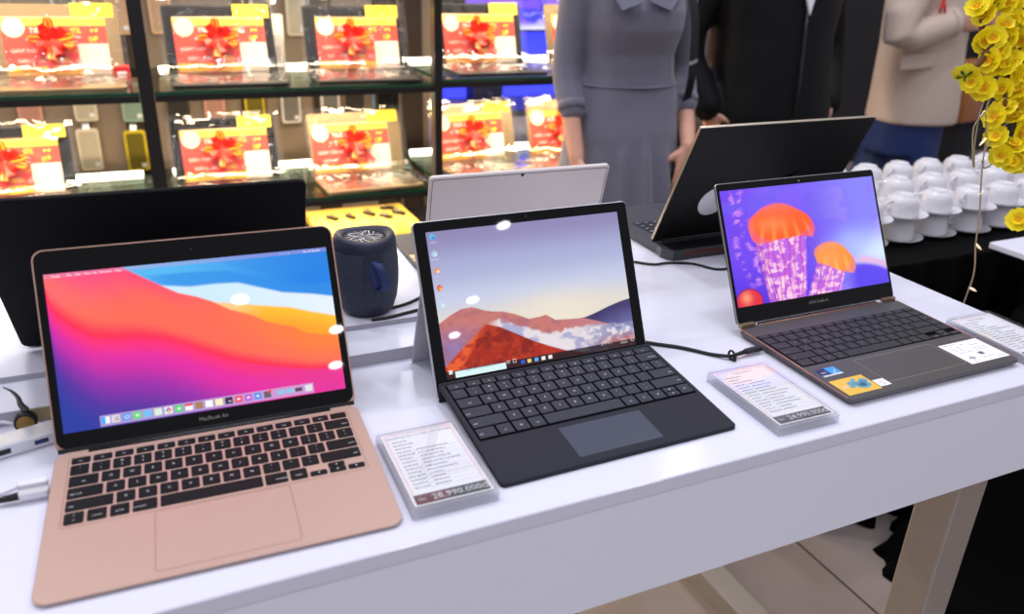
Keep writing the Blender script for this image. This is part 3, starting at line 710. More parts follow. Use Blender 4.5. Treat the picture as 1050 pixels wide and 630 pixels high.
    J2 = [(0.521, 0.64), (0.530, .60), (0.554, 0.575), (0.59, .555), (0.624, 0.547), (0.66, .553), (0.689, 0.57), (0.725, .605), (0.747, 0.65), (0.775, .71), (0.785, 0.76), (0.784, .82), (0.764, 0.862), (0.69, 0.832), (0.613, 0.771), (0.536, 0.721)]
    img = bell(img, J1, (246, 120, 96), (250, 92, 34), (255, 150, 60), (232, 96, 150), .345, .33, .215, .18, 0)
    img = bell(img, J2, (250, 160, 110), (252, 146, 60), (255, 190, 96), (226, 120, 140), .65, .70, .14, .16, 1)
    r = np.sqrt(((u - .075) / .085) ** 2 + ((v - .965) / .115) ** 2); c = np.zeros_like(img); c[:] = L3((226, 44, 66)); c = mixc(c, L3((250, 150, 120)), np.exp(-(((u - .06) / .03) ** 2 + ((v - .93) / .05) ** 2))); c = mixc(c, L3((120, 30, 130)), ss(.8, 1, r))
    a = ss(1.03, .97, r); img = img * (1 - a[..., None]) + c * a[..., None]
    return img
grid_screen('screen', zen_image(), -.1475, .147, .0277, .1965, .0003, zl, SCREEN, zlid)
# ------------------------------------------------------------------ laptops facing away
def lid_back(t):                                  # lid leaning towards the viewer (-y): local y up, local z out of its back
    s, c = math.sin(t), math.cos(t)
    return s, c
def backM(y, z, t):
    s, c = math.sin(t), math.cos(t)
    return Matrix(((1, 0, 0, 0), (0, -s, -c, y), (0, c, -s, z), (0, 0, 0, 1)))
GRAPH = pm('matte_graphite', (11, 11, 13), .55, spec=.12, vary=.05, scale=300)
DKGREY = pm('dark_grey_deck', (58, 58, 64), .5, vary=.05)
# black laptop at the left, origin at the hinge, left end
bl = thing('laptop', 'large black laptop seen from behind at the left, lid leaning over the rose gold laptop', 'laptop', (-.1779, .4802, ZR), -.0379)
BM = backM(0, .0065, .525)
mb = MB(); mb.slab(.3356, .2488, .008, -.0062, 0, .0012, 5, cx=.1678, cy=.1244, M=BM); bl_l = mb.build('lid', GRAPH, bl)
mb = MB(); mb.slab(.318, .215, .003, -.0068, -.0063, .0001, 3, cx=.1678, cy=.128, M=BM); mb.build('display_glass', BLACKG, bl_l)
mb = MB(); mb.slab(.3356, .232, .012, .002, .017, .002, 5, cx=.1678, cy=.126); bb = mb.build('base', GRAPH, bl)
mb = MB(); mb.cyl((.03, .004, .0085), (.3056, .004, .0085), .006, n=14); mb.build('hinge', BLACKP, bl)
for fx in (.03, .30):
    for fy in (.03, .22):
        mb = MB(); mb.cyl((fx, fy, 0), (fx, fy, .0025), .008, n=12); mb.build('foot', RUBBER, bb)
# silver tablet laptop behind the front tablet
sv = thing('tablet_laptop', 'silver tablet laptop seen from behind, rising over the top edge of the front tablet', 'laptop', (.3549, .5505, ZR), -.0213)
VM = backM(0, .004, .262)
SILV = pm('brushed_silver', (220, 210, 204), .4, metal=.3, vary=.02)
SEAM = pm('dark_seam', (30, 30, 34), .6)
mb = MB(); mb.slab(.2909, .1717, .005, -.0075, 0, .0012, 5, cx=.14545, cy=.0858, M=VM); sv_l = mb.build('tablet', SILV, sv)
mb = MB(); mb.slab(.284, .160, .004, -.0081, -.0076, .0001, 3, cx=.14545, cy=.0875, M=VM); mb.build('display_glass', BLACKG, sv_l)
mb = MB(); outline(mb, .2845, .1655, .14545, .0850, .0009, lambda x, y: .00012, 0, .004)
for i in range(len(mb.v)): mb.v[i] = tuple(VM @ Vector(mb.v[i]))
mb.build('seam', SEAM, sv_l)
mb = MB(); mb.cyl((.1435, .1655, 0), (.1435, .1655, .0004), .0027, n=14, M=VM); mb.build('camera', BLACKP, sv_l)
mb = MB(); mb.slab(.27, .10, .003, 0.0, .002, .0004, 3, M=T(.14545, -.030, .05) @ Rm(1.02, 'X')); mb.build('kickstand', SILV, sv_l)
mb = MB(); mb.slab(.2909, .196, .006, 0, .0052, .001, 4, cx=.14545, cy=.104); sk = mb.build('keyboard_cover', DKGREY, sv)
REFLK = pm('gold_reflection_key', (196, 172, 138), .35, metal=.4)  # gold tint painted in for the warm reflection on the keys
for r_ in range(5):
    for k in range(13):
        mb = MB(); mb.slab(.0185, .0150, .0012, .0052, .0064, .0003, 2); mb.build('key', REFLK, sk, (.0130 + k * .0215, .012 + r_ * .0178, 0))
# gaming laptop at the right
rg = thing('gaming_laptop', 'black gaming laptop seen from behind with a white disc on its lid', 'laptop', (.8043, .5944, ZT), .0053)
RM = backM(0, .0205, .4251)
ROGM = pm('brushed_gunmetal_lid', (27, 26, 26), .45, metal=.2, spec=.3, vary=.12, scale=30)
mb = MB(); mb.plate([(0, 0), (.3814, 0), (.3814, .2435), (.378, .2457), (.225, .2457), (.222, .2440), (.158, .2440), (.155, .2457), (.0035, .2457), (0, .2435)], -.007, 0, 0, RM); rl = mb.build('lid', ROGM, rg)
mb = MB(); mb.box(.0, .3814, .2458, .2463, -.0062, -.0008, M=RM); mb.box(-.0005, 0, .004, .2455, -.0062, -.0008, M=RM); mb.build('lid_edge', pm('pale_metal_edge', (186, 172, 152), .3, metal=.7), rl)
mb = MB(); mb.slab(.36, .222, .003, -.0078, -.0071, .0001, 3, cx=.1907, cy=.125, M=RM); mb.build('display_glass', BLACKG, rl)
mb = MB(); mb.lathe([(0.0001, .0006), (.031, .0006), (.032, .0001)], 28, 0, RM @ T(.0985, .0845, 0) @ Rm(-.5, 'Z') @ Matrix.Diagonal((1.0, 1.0, 1, 1))); mb.build('disc', pm('white_disc_sticker', (228, 226, 228), .3), rl)
mb = MB()                                                        # swept mark on the lid
for (cx, cy, w, h, a) in ((.225, .118, .060, .004, .55), (.246, .128, .066, .004, .45), (.236, .110, .05, .003, .35)):
    mb.plate([(-w / 2, 0), (w * .1, -h), (w / 2, h * .2), (w * .1, h * .5)], .0001, .0003, 0, RM @ T(cx, cy, 0) @ Rm(a, 'Z'))
mb.build('emblem', pm('gloss_black_emblem', (12, 12, 13), .1), rl)
mb = MB(); mb.plate([(0.004, -.012), (0, -.030), (.010, -.054), (.3714, -.054), (.3814, -.030), (.3774, -.012), (.3774, .2), (.372, .212), (.0094, .212), (.004, .2)], .003, .019, 0); rb = mb.build('base', pm('dark_grey_chassis', (72, 72, 80), .45, metal=.2), rg)
CUV = pm('copper_vent', (120, 58, 36), .4, metal=.5)
mb = MB()
for k in range(17): mb.box(.036 + k * .0078, .0405 + k * .0078, -.0545, -.0538, .0075, .0165)
mb.build('rear_vent', CUV, rb)
mb = MB()
for k in range(17): mb.box(.215 + k * .0078, .2195 + k * .0078, -.0545, -.0538, .0075, .0165)
mb.build('rear_vent', CUV, rb)
mb = MB()
for k in range(9): mb.box(.012, .3694, -.050 + k * .0044, -.0475 + k * .0044, .0191, .0202)
mb.build('vent_slats', BLACKP, rb)
mb = MB(); mb.cyl((.02, .002, .0195), (.3614, .002, .0195), .0055, n=12); mb.build('hinge', BLACKP, rg)
for fx in (.04, .34):
    for fy in (-.03, .19):
        mb = MB(); mb.cyl((fx, fy, 0), (fx, fy, .0035), .008, n=12); mb.build('foot', RUBBER, rb)
RKEY = pm('blue_black_key', (30, 31, 38), .5); RLEG = pm('pale_blue_legend', (190, 198, 230), .5)
for r_ in range(6):
    for k in range(14):
        mb = MB(); mb.slab(.0165, .0140, .0012, .0191, .0203, .0003, 2); mb.box(-.003, .003, -.0012, .0012, .0203, .02036, 1)
        mb.build('key', [RKEY, RLEG], rb, (.036 + k * .0200, .022 + r_ * .0165, 0))
mb = MB(); mb.slab(.105, .058, .003, .0189, .0192, .0001, 3, cx=.18, cy=.168); mb.build('touchpad', DKGREY, rb)
mb = MB(); mb.box(.3, .345, .2025, .2035, .0191, .0194); mb.build('badge', LETT, rb)

# ------------------------------------------------------------------ bluetooth speaker
NAVYF = None
def mesh_fabric():
    m = bpy.data.materials.new('navy_speaker_mesh'); m.use_nodes = True
    nt = m.node_tree; b = nt.nodes['Principled BSDF']; b.inputs['Roughness'].default_value = .6
    tc = nt.nodes.new('ShaderNodeTexCoord'); sx = nt.nodes.new('ShaderNodeSeparateXYZ'); nt.links.new(tc.outputs['Object'], sx.inputs[0])
    at = nt.nodes.new('ShaderNodeMath'); at.operation = 'ARCTAN2'; nt.links.new(sx.outputs['Y'], at.inputs[0]); nt.links.new(sx.outputs['X'], at.inputs[1])
    def wave(src, k, off=None):
        mu = nt.nodes.new('ShaderNodeMath'); mu.operation = 'MULTIPLY'; mu.inputs[1].default_value = k; nt.links.new(src, mu.inputs[0])
        s = nt.nodes.new('ShaderNodeMath'); s.operation = 'SINE'; nt.links.new(mu.outputs[0], s.inputs[0]); return s.outputs[0]
    p = nt.nodes.new('ShaderNodeMath'); p.operation = 'MULTIPLY'
    nt.links.new(wave(at.outputs[0], 70), p.inputs[0]); nt.links.new(wave(sx.outputs['Z'], 1500), p.inputs[1])
    r = nt.nodes.new('ShaderNodeValToRGB'); r.color_ramp.elements[0].position = .2; r.color_ramp.elements[0].color = (*lin((20, 26, 44)), 1)
    r.color_ramp.elements[1].position = .9; r.color_ramp.elements[1].color = (*lin((92, 108, 138)), 1)
    nt.links.new(p.outputs[0], r.inputs[0]); nt.links.new(r.outputs[0], b.inputs['Base Color'])
    bp = nt.nodes.new('ShaderNodeBump'); bp.inputs['Strength'].default_value = .5; bp.inputs['Distance'].default_value = .001
    nt.links.new(p.outputs[0], bp.inputs['Height']); nt.links.new(bp.outputs['Normal'], b.inputs['Normal'])
    return m
NAVYR = pm('navy_silicone', (35, 41, 62), .5, vary=.04); NAVYS = pm('navy_strap', (40, 54, 104), .6, vary=.05, scale=300)
sp = thing('speaker', 'navy blue cylindrical portable speaker with a fabric strap between the laptops', 'speaker', (.2455, .4665, ZR), 0.0)
prof = [(.0345, .006), (.0385, .012), (.0418, .022), (.0442, .040), (.0450, .060), (.0445, .078), (.0432, .090), (.0418, .096)]
mb = MB(); mb.lathe(prof, 48); grille = mb.build('mesh_grille', mesh_fabric(), sp)
mb = MB(); mb.lathe([(.0001, 0), (.030, 0), (.0340, .003), (.0372, .0085), (.0382, .0118)], 40)
mb.v = [(x * 1.01, y * 1.01, z) for x, y, z in mb.v]; mb.build('bottom_ring', NAVYR, sp)
def topfx(a, k, r, z):                                       # the crown is saddle shaped: higher left and right, scooped front and back
    if k in (2, 3, 4): z += .0050 * (abs(math.cos(a)) ** 2 - .62)
    return r, z
mb = MB(); mb.lathe([(.0425, .094), (.0428, .1000), (.0408, .1090), (.0380, .1130), (.0350, .1128), (.0305, .1090), (.0285, .1075), (.0285, .1040)], 48, fx=topfx); mb.build('top_ring', NAVYR, sp)
mb = MB(); mb.lathe([(.0288, .1045), (.0276, .1082), (.0258, .1072), (.0001, .1072)], 40); mb.build('radiator_surround', RUBBER, sp)
mb = MB()                                                    # white swirl print on the passive radiator
for k in range(30):
    a = 2 * PI * k / 30
    pts = []
    for s in range(6):
        r_ = .002 + s * .0044; pts.append((r_, a + .22 * math.sin(s * .8 + k)))
    vs = []
    for r_, aa in pts:
        wd = .035 + .02 * math.sin(k * 2.1)
        vs += [(r_ * math.cos(aa - wd), r_ * math.sin(aa - wd), .1076), (r_ * math.cos(aa + wd), r_ * math.sin(aa + wd), .1076)]
    mb.add(vs, [(2 * i, 2 * i + 1, 2 * i + 3, 2 * i + 2) for i in range(5)])
mb.build('radiator_pattern', pm('white_print', (205, 208, 220), .5), sp)
mb = MB()                                                    # plain front strip with control marks
def sr(z): return float(np.interp(z, [p[1] for p in prof], [p[0] for p in prof]))
N = 14; vs = []
for i in range(N):
    z = .009 + i * (.092 - .009) / (N - 1); r_ = sr(z) + .0006
    for a in (-.30, -.15, 0, .15, .30): vs.append((r_ * math.sin(a), -r_ * math.cos(a), z))
mb.add(vs, [(i * 5 + k, i * 5 + k + 1, (i + 1) * 5 + k + 1, (i + 1) * 5 + k) for i in range(N - 1) for k in range(4)], 0, True)
strip = mb.build('front_strip', NAVYR, sp)
for z, s in ((.038, '+'), (.029, '\u25b7'), (.020, '\u2013')):
    mb = MB(); mb.text(s, .007, T(0, -sr(z) - .0012, z) @ Rm(PI / 2, 'X')); mb.build('control_mark', pm('navy_control_mark', (28, 33, 52), .5), strip)
mb = MB(); rg_ = []                                          # strap: a loop of flat band hanging from the strip
path = [(.000, -.0440, .0860), (.0035, -.0490, .0845), (.0075, -.0540, .0750), (.0115, -.0570, .0630), (.0135, -.0560, .0520), (.0110, -.0520, .0455), (.0060, -.0478, .0450), (.0025, -.0462, .0520), (.0005, -.0462, .0680), (-.0010, -.0446, .0845)]
for p in path:
    rg_.append([(p[0] - .0062, p[1] + .0008, p[2]), (p[0] + .0062, p[1] - .0008, p[2]), (p[0] + .0062, p[1] + .0004, p[2] + .0008), (p[0] - .0062, p[1] + .0018, p[2] + .0008)])
mb.loft(rg_); mb.build('strap', NAVYS, sp)

# ------------------------------------------------------------------ cables
def smooth_path(pts, sub=8):
    P = [Vector(p) for p in pts]; P = [P[0] * 2 - P[1]] + P + [P[-1] * 2 - P[-2]]; out = []
    for i in range(1, len(P) - 2):
        for k in range(sub):
            t = k / sub; a, b, c, d = P[i - 1], P[i], P[i + 1], P[i + 2]
            out.append(0.5 * ((2 * b) + (c - a) * t + (2 * a - 5 * b + 4 * c - d) * t * t + (3 * b - a - 3 * c + d) * t ** 3))
    out.append(P[-2]); return out
CAB = pm('black_cable', (20, 20, 22), .45)
def cable(label, pts, r, mat=CAB, name='cable', extra=None):
    t = thing(name, label, 'cable', tuple(pts[0]))
    o = Vector(pts[0]); mb = MB(); mb.tube([p - o for p in smooth_path(pts)], r, 8); mb.build('cord', mat, t)
    if extra: extra(t, o)
    return t
zc = ZT + .0026
def zen_plug(t, o):
    mb = MB(); mb.slab(.030, .0075, .003, -.0033, .0033, .001, 3, M=T(*(Vector((.7075, .196, ZT + .0068)) - o)) @ Rm(.05, 'Z')); mb.build('plug', BLACKP, t)
    mb = MB(); mb.cyl((.6925, .195, ZT + .0066) - o if False else Vector((.676, .1935, ZT + .006)) - o, Vector((.694, .1955, ZT + .0066)) - o, .0024, .0033, n=10); mb.build('strain_relief', RUBBER, t)
    mb = MB(); mb.tube([Vector((.669, .1925 + .006 * math.cos(a), ZT + .0075 + .006 * math.sin(a))) - o for a in np.linspace(0, 2 * PI, 15)], .0016, 6)
    mb.box(-.002, .002, -.0015, .0015, -.011, -.003, M=T(*(Vector((.671, .188, ZT + .0105)) - o))); mb.build('cable_tie', RUBBER, t)
cable('black charging cable running from behind the front tablet to the dark bronze laptop', [(.545, .345, zc), (.567, .295, zc), (.595, .268, zc), (.625, .243, zc), (.650, .213, zc), (.668, .1935, zc + .003), (.678, .1935, ZT + .006)], .0026, extra=zen_plug)
cable('thin black cable on the table behind the gap between the two front laptops', [(.742, .560, zc), (.77, .535, zc), (.800, .532, zc), (.838, .515, zc), (.862, .478, zc), (.895, .480, zc), (.918, .5225, ZT + .006), (.921, .5375, ZT + .010)], .0022)
cable('upper black cable from the navy speaker towards the tablet kickstand', [(.262, .452, ZR + .0022), (.285, .455, ZR + .0022), (.305, .462, ZR + .0022), (.335, .478, ZR + .0022), (.370, .480, ZR + .0022), (.41, .47, ZR + .0022)], .0022)
cable('lower black cable lying on the edge of the thin riser board beside the speaker', [(.240, .4225, ZR + .0023), (.262, .4225, ZR + .0023), (.290, .4290, ZR + .0023), (.318, .4345, ZR + .0023), (.352, .436, ZR + .0023), (.40, .4345, ZR + .0023)], .0023)

# ------------------------------------------------------------------ things left of the rose gold laptop
ALU = pm('light_aluminium', (214, 214, 220), .35, metal=.35, vary=.02); USBB = pm('blue_port', (24, 60, 130), .4)
hub = thing('usb_hub', 'silver bar hub with a blue port left of the rose gold laptop', 'usb hub', (-.170, .297, ZT), .27)
mb = MB(); mb.slab(.112, .027, .004, 0, .0155, .0018, 4); hb = mb.build('body', ALU, hub)
mb = MB(); mb.box(.0125, .0255, -.0137, -.0120, .0055, .0105); mb.box(.0138, .0242, -.01385, -.0137, .0070, .0090, 1); mb.build('port', [BLACKP, USBB], hb)
mb = MB(); mb.box(-.022, -.009, -.0137, -.0120, .0050, .0110); mb.build('port', BLACKP, hb)
def usb_c(t, o):
    mb = MB(); mb.slab(.026, .0085, .003, -.0038, .0038, .0009, 3, M=T(*(Vector((-.1475, .194, ZT + .0078)) - o)) @ Rm(-.03, 'Z')); mb.build('connector', ALU, t)
    mb = MB(); mb.tube([Vector((-.1805, .196, ZT + .0055)) - o, Vector((-.170, .1955, ZT + .0065)) - o, Vector((-.1605, .1948, ZT + .0075)) - o], [.0022, .0034, .0040], 10); mb.build('strain_relief', RUBBER, t)
cable('black cable with a silver connector plugged into the left side of the rose gold laptop', [(-.42, .23, zc), (-.33, .208, zc), (-.25, .199, zc), (-.205, .197, zc), (-.1795, .196, ZT + .0055)], .0022, extra=usb_c)
def white_plug(t, o):
    mb = MB(); mb.slab(.026, .009, .003, -.0035, .0035, .0009, 3, M=T(*(Vector((-.150, .2115, ZT + .0072)) - o)) @ Rm(-.03, 'Z')); mb.build('connector', pm('white_plastic', (228, 228, 234), .35), t)
cable('white cable curling from the rose gold laptop back towards the silver hub', [(-.163, .2118, ZT + .0065), (-.180, .2125, zc), (-.203, .2185, zc), (-.218, .235, zc), (-.222, .262, zc), (-.238, .290, zc), (-.252, .318, zc)], .0022, pm('white_cable', (222, 222, 228), .4), extra=white_plug)
BRASS = pm('brass', (176, 138, 76), .25, metal=.8)
pk = thing('cable_puck', 'black and brass round puck with a grey curved tail behind the silver hub', 'gadget', (-.1655, .332, ZT), 0)
mb = MB(); mb.cyl((0, .005, .0112), (0, -.005, .0112), .0110, n=28); mb.build('body', BLACKP, pk)
mb = MB(); mb.cyl((0, -.0045, .0112), (0, -.0058, .0112), .0088, n=24); mb.build('face', BRASS, pk)
mb = MB(); mb.tube(smooth_path([(.002, .004, .022), (-.002, .005, .030), (-.003, .006, .038), (-.008, .008, .046), (-.015, .010, .051)], 5), [.0040 - .00017 * i for i in range(21)], 8); mb.build('tail', pm('grey_metal', (92, 90, 88), .35, metal=.5), pk)
mb = MB(); mb.tube(smooth_path([(-.012, .004, .008), (-.024, .006, .012), (-.036, .004, .010), (-.046, -.004, .0024), (-.062, -.006, .0024)], 5), .0018, 7); mb.build('wire', pm('white_cable', (222, 222, 228), .4), pk)

# ------------------------------------------------------------------ acrylic price cards
def price_card(loc, rot, label, title, price, seed, bar=((96, 22, 30), (22, 40, 44))):
    t = thing('price_card', label, 'price card', loc, rot)
    mb = MB(); mb.slab(.088, .138, .0015, 0, .0110, .0003, 2); mb.build('acrylic_block', ACRYL, t)
    mb = MB(); mb.slab(.088, .138, .0015, .0124, .0150, .0005, 2); mb.build('clear_front', ACRYT, t)
    rs = random.Random(seed); mb = MB(); z = .0118
    mb.box(-.0400, .0400, -.0640, .0640, z - .0003, z)
    for d, m_ in ((.0375, 2), (.0360, 2)):                     # double red border
        o = rrect(2 * d, .121 - (.0375 - d) * 2, .001, 1, 0, .0015); i = rrect(2 * d - .0006, .1204 - (.0375 - d) * 2, .001, 1, 0, .0015); n = len(o)
        mb.add([(x, y, z + .0001) for x, y in o] + [(x, y, z + .0001) for x, y in i], [(k, (k + 1) % n, n + (k + 1) % n, n + k) for k in range(n)], m_)
    mb.text(title, .0052, T(0, .0545, z + .0001), 1)
    y = .0465
    for r_ in range(14):
        if r_ >= 3: mb.box(-.033, .033, y - .0030, y - .0028, z, z + .0001, 4)
        x = -.032
        while x < (-.018 if r_ >= 3 else rs.uniform(-.020, -.002)):
            w = rs.uniform(.0015, .0045); mb.box(x, x + w, y - .0008, y + .0006, z, z + .0001, 1); x += w + .0009
        if r_ >= 3:
            x = -.011; e = rs.uniform(.0, .028)
            while x < e:
                w = rs.uniform(.0015, .005); mb.box(x, x + w, y - .0008, y + .0006, z, z + .0001, 1); x += w + .0009
        y -= .0064
    mb.box(-.0145, -.0143, -.044, .030, z, z + .0001, 4)
    mb.box(-.0375, -.002, -.0625, -.0475, z, z + .0001, 5); mb.box(-.002, .0375, -.0625, -.0475, z, z + .0001, 6)
    mb.text('Gi\u00e1', .0055, T(-.0305, -.0552, z + .0002), 3); mb.text(price, .0115, T(.0085, -.0552, z + .0002), 3)
    mb.build('price_sheet', [PAPER, INK, REDINK, LEGEND, pm('pale_rule', (176, 174, 190), .8), pm('bar_a_' + title[:6], bar[0], .4), pm('bar_b_' + title[:6], bar[1], .4)], t)
price_card((.2188, .0995, ZT), -.012, 'clear acrylic price card between the rose gold laptop and the charcoal keyboard', 'MacBook Air 13 2020 M1 256GB', '28.990.000\u0111', 1)
price_card((.6440, .0870, ZT), -.02, 'clear acrylic price card standing alone left of the dark bronze laptop', 'Surface Pro 7', '24.990.000\u0111', 2, ((70, 62, 72), (34, 34, 40)))
price_card((1.0850, .0960, ZT), -.03, 'clear acrylic price card with a yellow glow at the right end of the table', 'ASUS ZenBook', '34.990.000\u0111', 3, ((70, 62, 72), (34, 34, 40)))
# ------------------------------------------------------------------ shelving
SHBLK = pm('black_steel', (18, 17, 17), .4, vary=.1); GLASSG = pm('green_glass_edge', (18, 66, 44), .12, vary=.1)
GTOP = clear_mat('shelf_glass', (225, 240, 230), .10, .03)
SHY0, SHY1 = 2.10, 2.66
Z1, Z2, Z0 = .866, .502, .262
LEDM = pm('led_strip_lens', (255, 245, 225), .4, emit=(255, 240, 212), estr=9)
bays = [(-.94, -.014), (.028, .905), (.935, 2.09)]
def add_area(name, loc, size, size_y, power, col, rot=(0, 0, 0), shape='RECTANGLE'):
    l = bpy.data.lights.new(name, 'AREA'); l.shape = shape; l.size = size
    if shape in ('RECTANGLE', 'ELLIPSE'): l.size_y = size_y
    l.energy = power; l.color = col
    o = bpy.data.objects.new(name, l); COL.objects.link(o); o.location = loc; o.rotation_euler = rot
    return o
bn = ['left', 'middle', 'right']
for bi, (bx0, bx1) in enumerate(bays):
    w = bx1 - bx0; cx = (bx0 + bx1) / 2
    sh = thing('display_shelf', {0: 'black glass-shelved display unit at the far left of the back row', 1: 'black glass-shelved display unit behind the speaker, between two posts', 2: 'black glass-shelved display unit behind the woman in grey'}[bi], 'shelf', (cx, (SHY0 + SHY1) / 2, 0))
    zoff = .012 if bi == 2 else 0
    for zz_ in (Z1 + zoff, Z2 + zoff):
        mb = MB(); mb.box(-w / 2, w / 2, -.28, .28, zz_ - .010, zz_); mb.f and None
        mb.m = [1, 0, 1, 1, 1, 1] if False else [0, 0, 1, 1, 1, 1]
        mb.build('glass_shelf', [GTOP, GLASSG], sh)
        for ry in (-.279, .262):
            mb = MB(); mb.box(-w / 2, w / 2, ry, ry + .017, zz_ - .030, zz_ - .0105); mb.build('shelf_rail', SHBLK, sh)
        mb = MB(); mb.box(-w / 2 + .03, w / 2 - .03, .200, .216, zz_ + .0005, zz_ + .013); mb.build('led_strip', LEDM, sh)
    mb = MB(); mb.box(-w / 2, w / 2, -.28, .28, Z0 - .22, Z0); mb.box(-w / 2 + .02, w / 2 - .02, -.26, .26, 0, Z0 - .2205); mb.build('plinth', SHBLK, sh)
    for px in ((-w / 2 - .042, -w / 2 - .001) if bi == 0 else (w / 2 + .001, w / 2 + .028),):
        pass
    for (pa, pb) in (((w / 2 + .001, w / 2 + (.0405 if bi == 0 else .0285 if bi == 1 else .04)),)):
        for (ya, yb) in ((-.283, -.243), (.243, .283)):
            mb = MB(); mb.box(pa, pb, ya, yb, 0, 1.75); mb.build('post', SHBLK, sh)
    if bi == 0:
        for (ya, yb) in ((-.283, -.243), (.243, .283)):
            mb = MB(); mb.box(-w / 2 - .04, -w / 2 - .001, ya, yb, 0, 1.75); mb.build('post', SHBLK, sh)
    if bi == 1:
        mb = MB(); mb.box(w / 2 - .060, w / 2 - .001, .243, .283, 0, 1.75); mb.build('post', SHBLK, sh)
    mb = MB(); mb.box(-w / 2, w / 2, -.28, .28, 1.36, 1.385); mb.build('top_shelf', SHBLK, sh)
    mb = MB(); mb.box(-w / 2 + .03, w / 2 - .03, -.20, -.17, 1.345, 1.3595); mb.build('led_strip', LEDM, sh)
    add_area('shelf_lamp', (cx, 2.22, 1.34), w - .1, .05, 15 * w, (1.0, .80, .53), (-.25, 0, 0))
    add_area('shelf_lamp', (cx, 2.22, Z1 - .04), w - .1, .05, 10 * w, (1.0, .80, .53), (-.2, 0, 0))
    add_area('shelf_lamp', (cx, 2.40, Z2 - .04), w - .1, .05, 7 * w, (1.0, .80, .53), (0, 0, 0))

# ------------------------------------------------------------------ gift laptops with promotional sheets
RED = pm('promo_red', (228, 66, 50), .35, vary=.03); ORG = pm('promo_yellow', (250, 190, 60), .35); ORG2 = pm('promo_orange', (246, 160, 50), .35)
CREAM = pm('promo_cream', (252, 232, 190), .35); NOTE = pm('yellow_note', (255, 222, 40), .45); WHT = pm('promo_white', (236, 216, 204), .45)
RIB = pm('red_foil_ribbon', (232, 38, 26), .35); GOLDR = pm('gold_foil', (250, 150, 40), .35)
GSIL = pm('champagne_metal', (152, 130, 96), .35, metal=.5); GBLK = pm('dark_laptop_metal', (44, 42, 44), .4, metal=.3)
CELLO = clear_mat('cellophane', (255, 255, 255), .08, .06, bump=.6, fres=.6, milk=.03)
WLET = pm('white_print_letters', (255, 248, 240), .5); YLET = pm('yellow_print_letters', (255, 226, 40), .5)
_rib = None
def bow_mesh():
    mb = MB(); rs = random.Random(5)
    for k in range(13):
        a = k * 2 * PI / 13 + .2; L = (.064, .050, .036)[k % 3]
        pts = []
        for s in range(9):
            t = s / 8; r_ = L * math.sin(PI * min(t, 1)) ** .8; lift = .006 + .030 * math.sin(PI * t) * (1 if t < .5 else .75) * (.6 + .4 * (k % 3) / 2)
            th = a + (t - .5) * .55; pts.append((r_ * math.cos(th), r_ * math.sin(th), lift))
        rr = []
        for i, p in enumerate(pts):
            d = Vector((-math.sin(a), math.cos(a), 0)) * .0075
            rr.append([(p[0] - d.x, p[1] - d.y, p[2]), (p[0] + d.x, p[1] + d.y, p[2]), (p[0] + d.x, p[1] + d.y, p[2] + .0012), (p[0] - d.x, p[1] - d.y, p[2] + .0012)])
        mb.loft(rr, 0, False)
        if k % 3 == 0: mb.loft([[(r_[0][0] * .7 + r_[1][0] * .3, r_[0][1] * .7 + r_[1][1] * .3, r_[2][2] + .0002), (r_[0][0] * .3 + r_[1][0] * .7, r_[0][1] * .3 + r_[1][1] * .7, r_[2][2] + .0002), (r_[0][0] * .3 + r_[1][0] * .7, r_[0][1] * .3 + r_[1][1] * .7, r_[2][2] + .001), (r_[0][0] * .7 + r_[1][0] * .3, r_[0][1] * .7 + r_[1][1] * .3, r_[2][2] + .001)] for r_ in rr], 1, False)
    for a in (-2.35, -1.75, -.8):                                       # tails
        d = Vector((math.cos(a), math.sin(a), 0)); n = Vector((-d.y, d.x, 0)) * .008
        rr = []
        for i in range(6):
            p = d * (.012 + .017 * i); z = .006 + .006 * math.sin(i * 1.4)
            rr.append([(p.x - n.x, p.y - n.y, z), (p.x + n.x, p.y + n.y, z), (p.x + n.x, p.y + n.y, z + .001), (p.x - n.x, p.y - n.y, z + .001)])
        mb.loft(rr, 0, False)
    return mb.mesh('bow', [RIB, GOLDR])
BOW = bow_mesh()
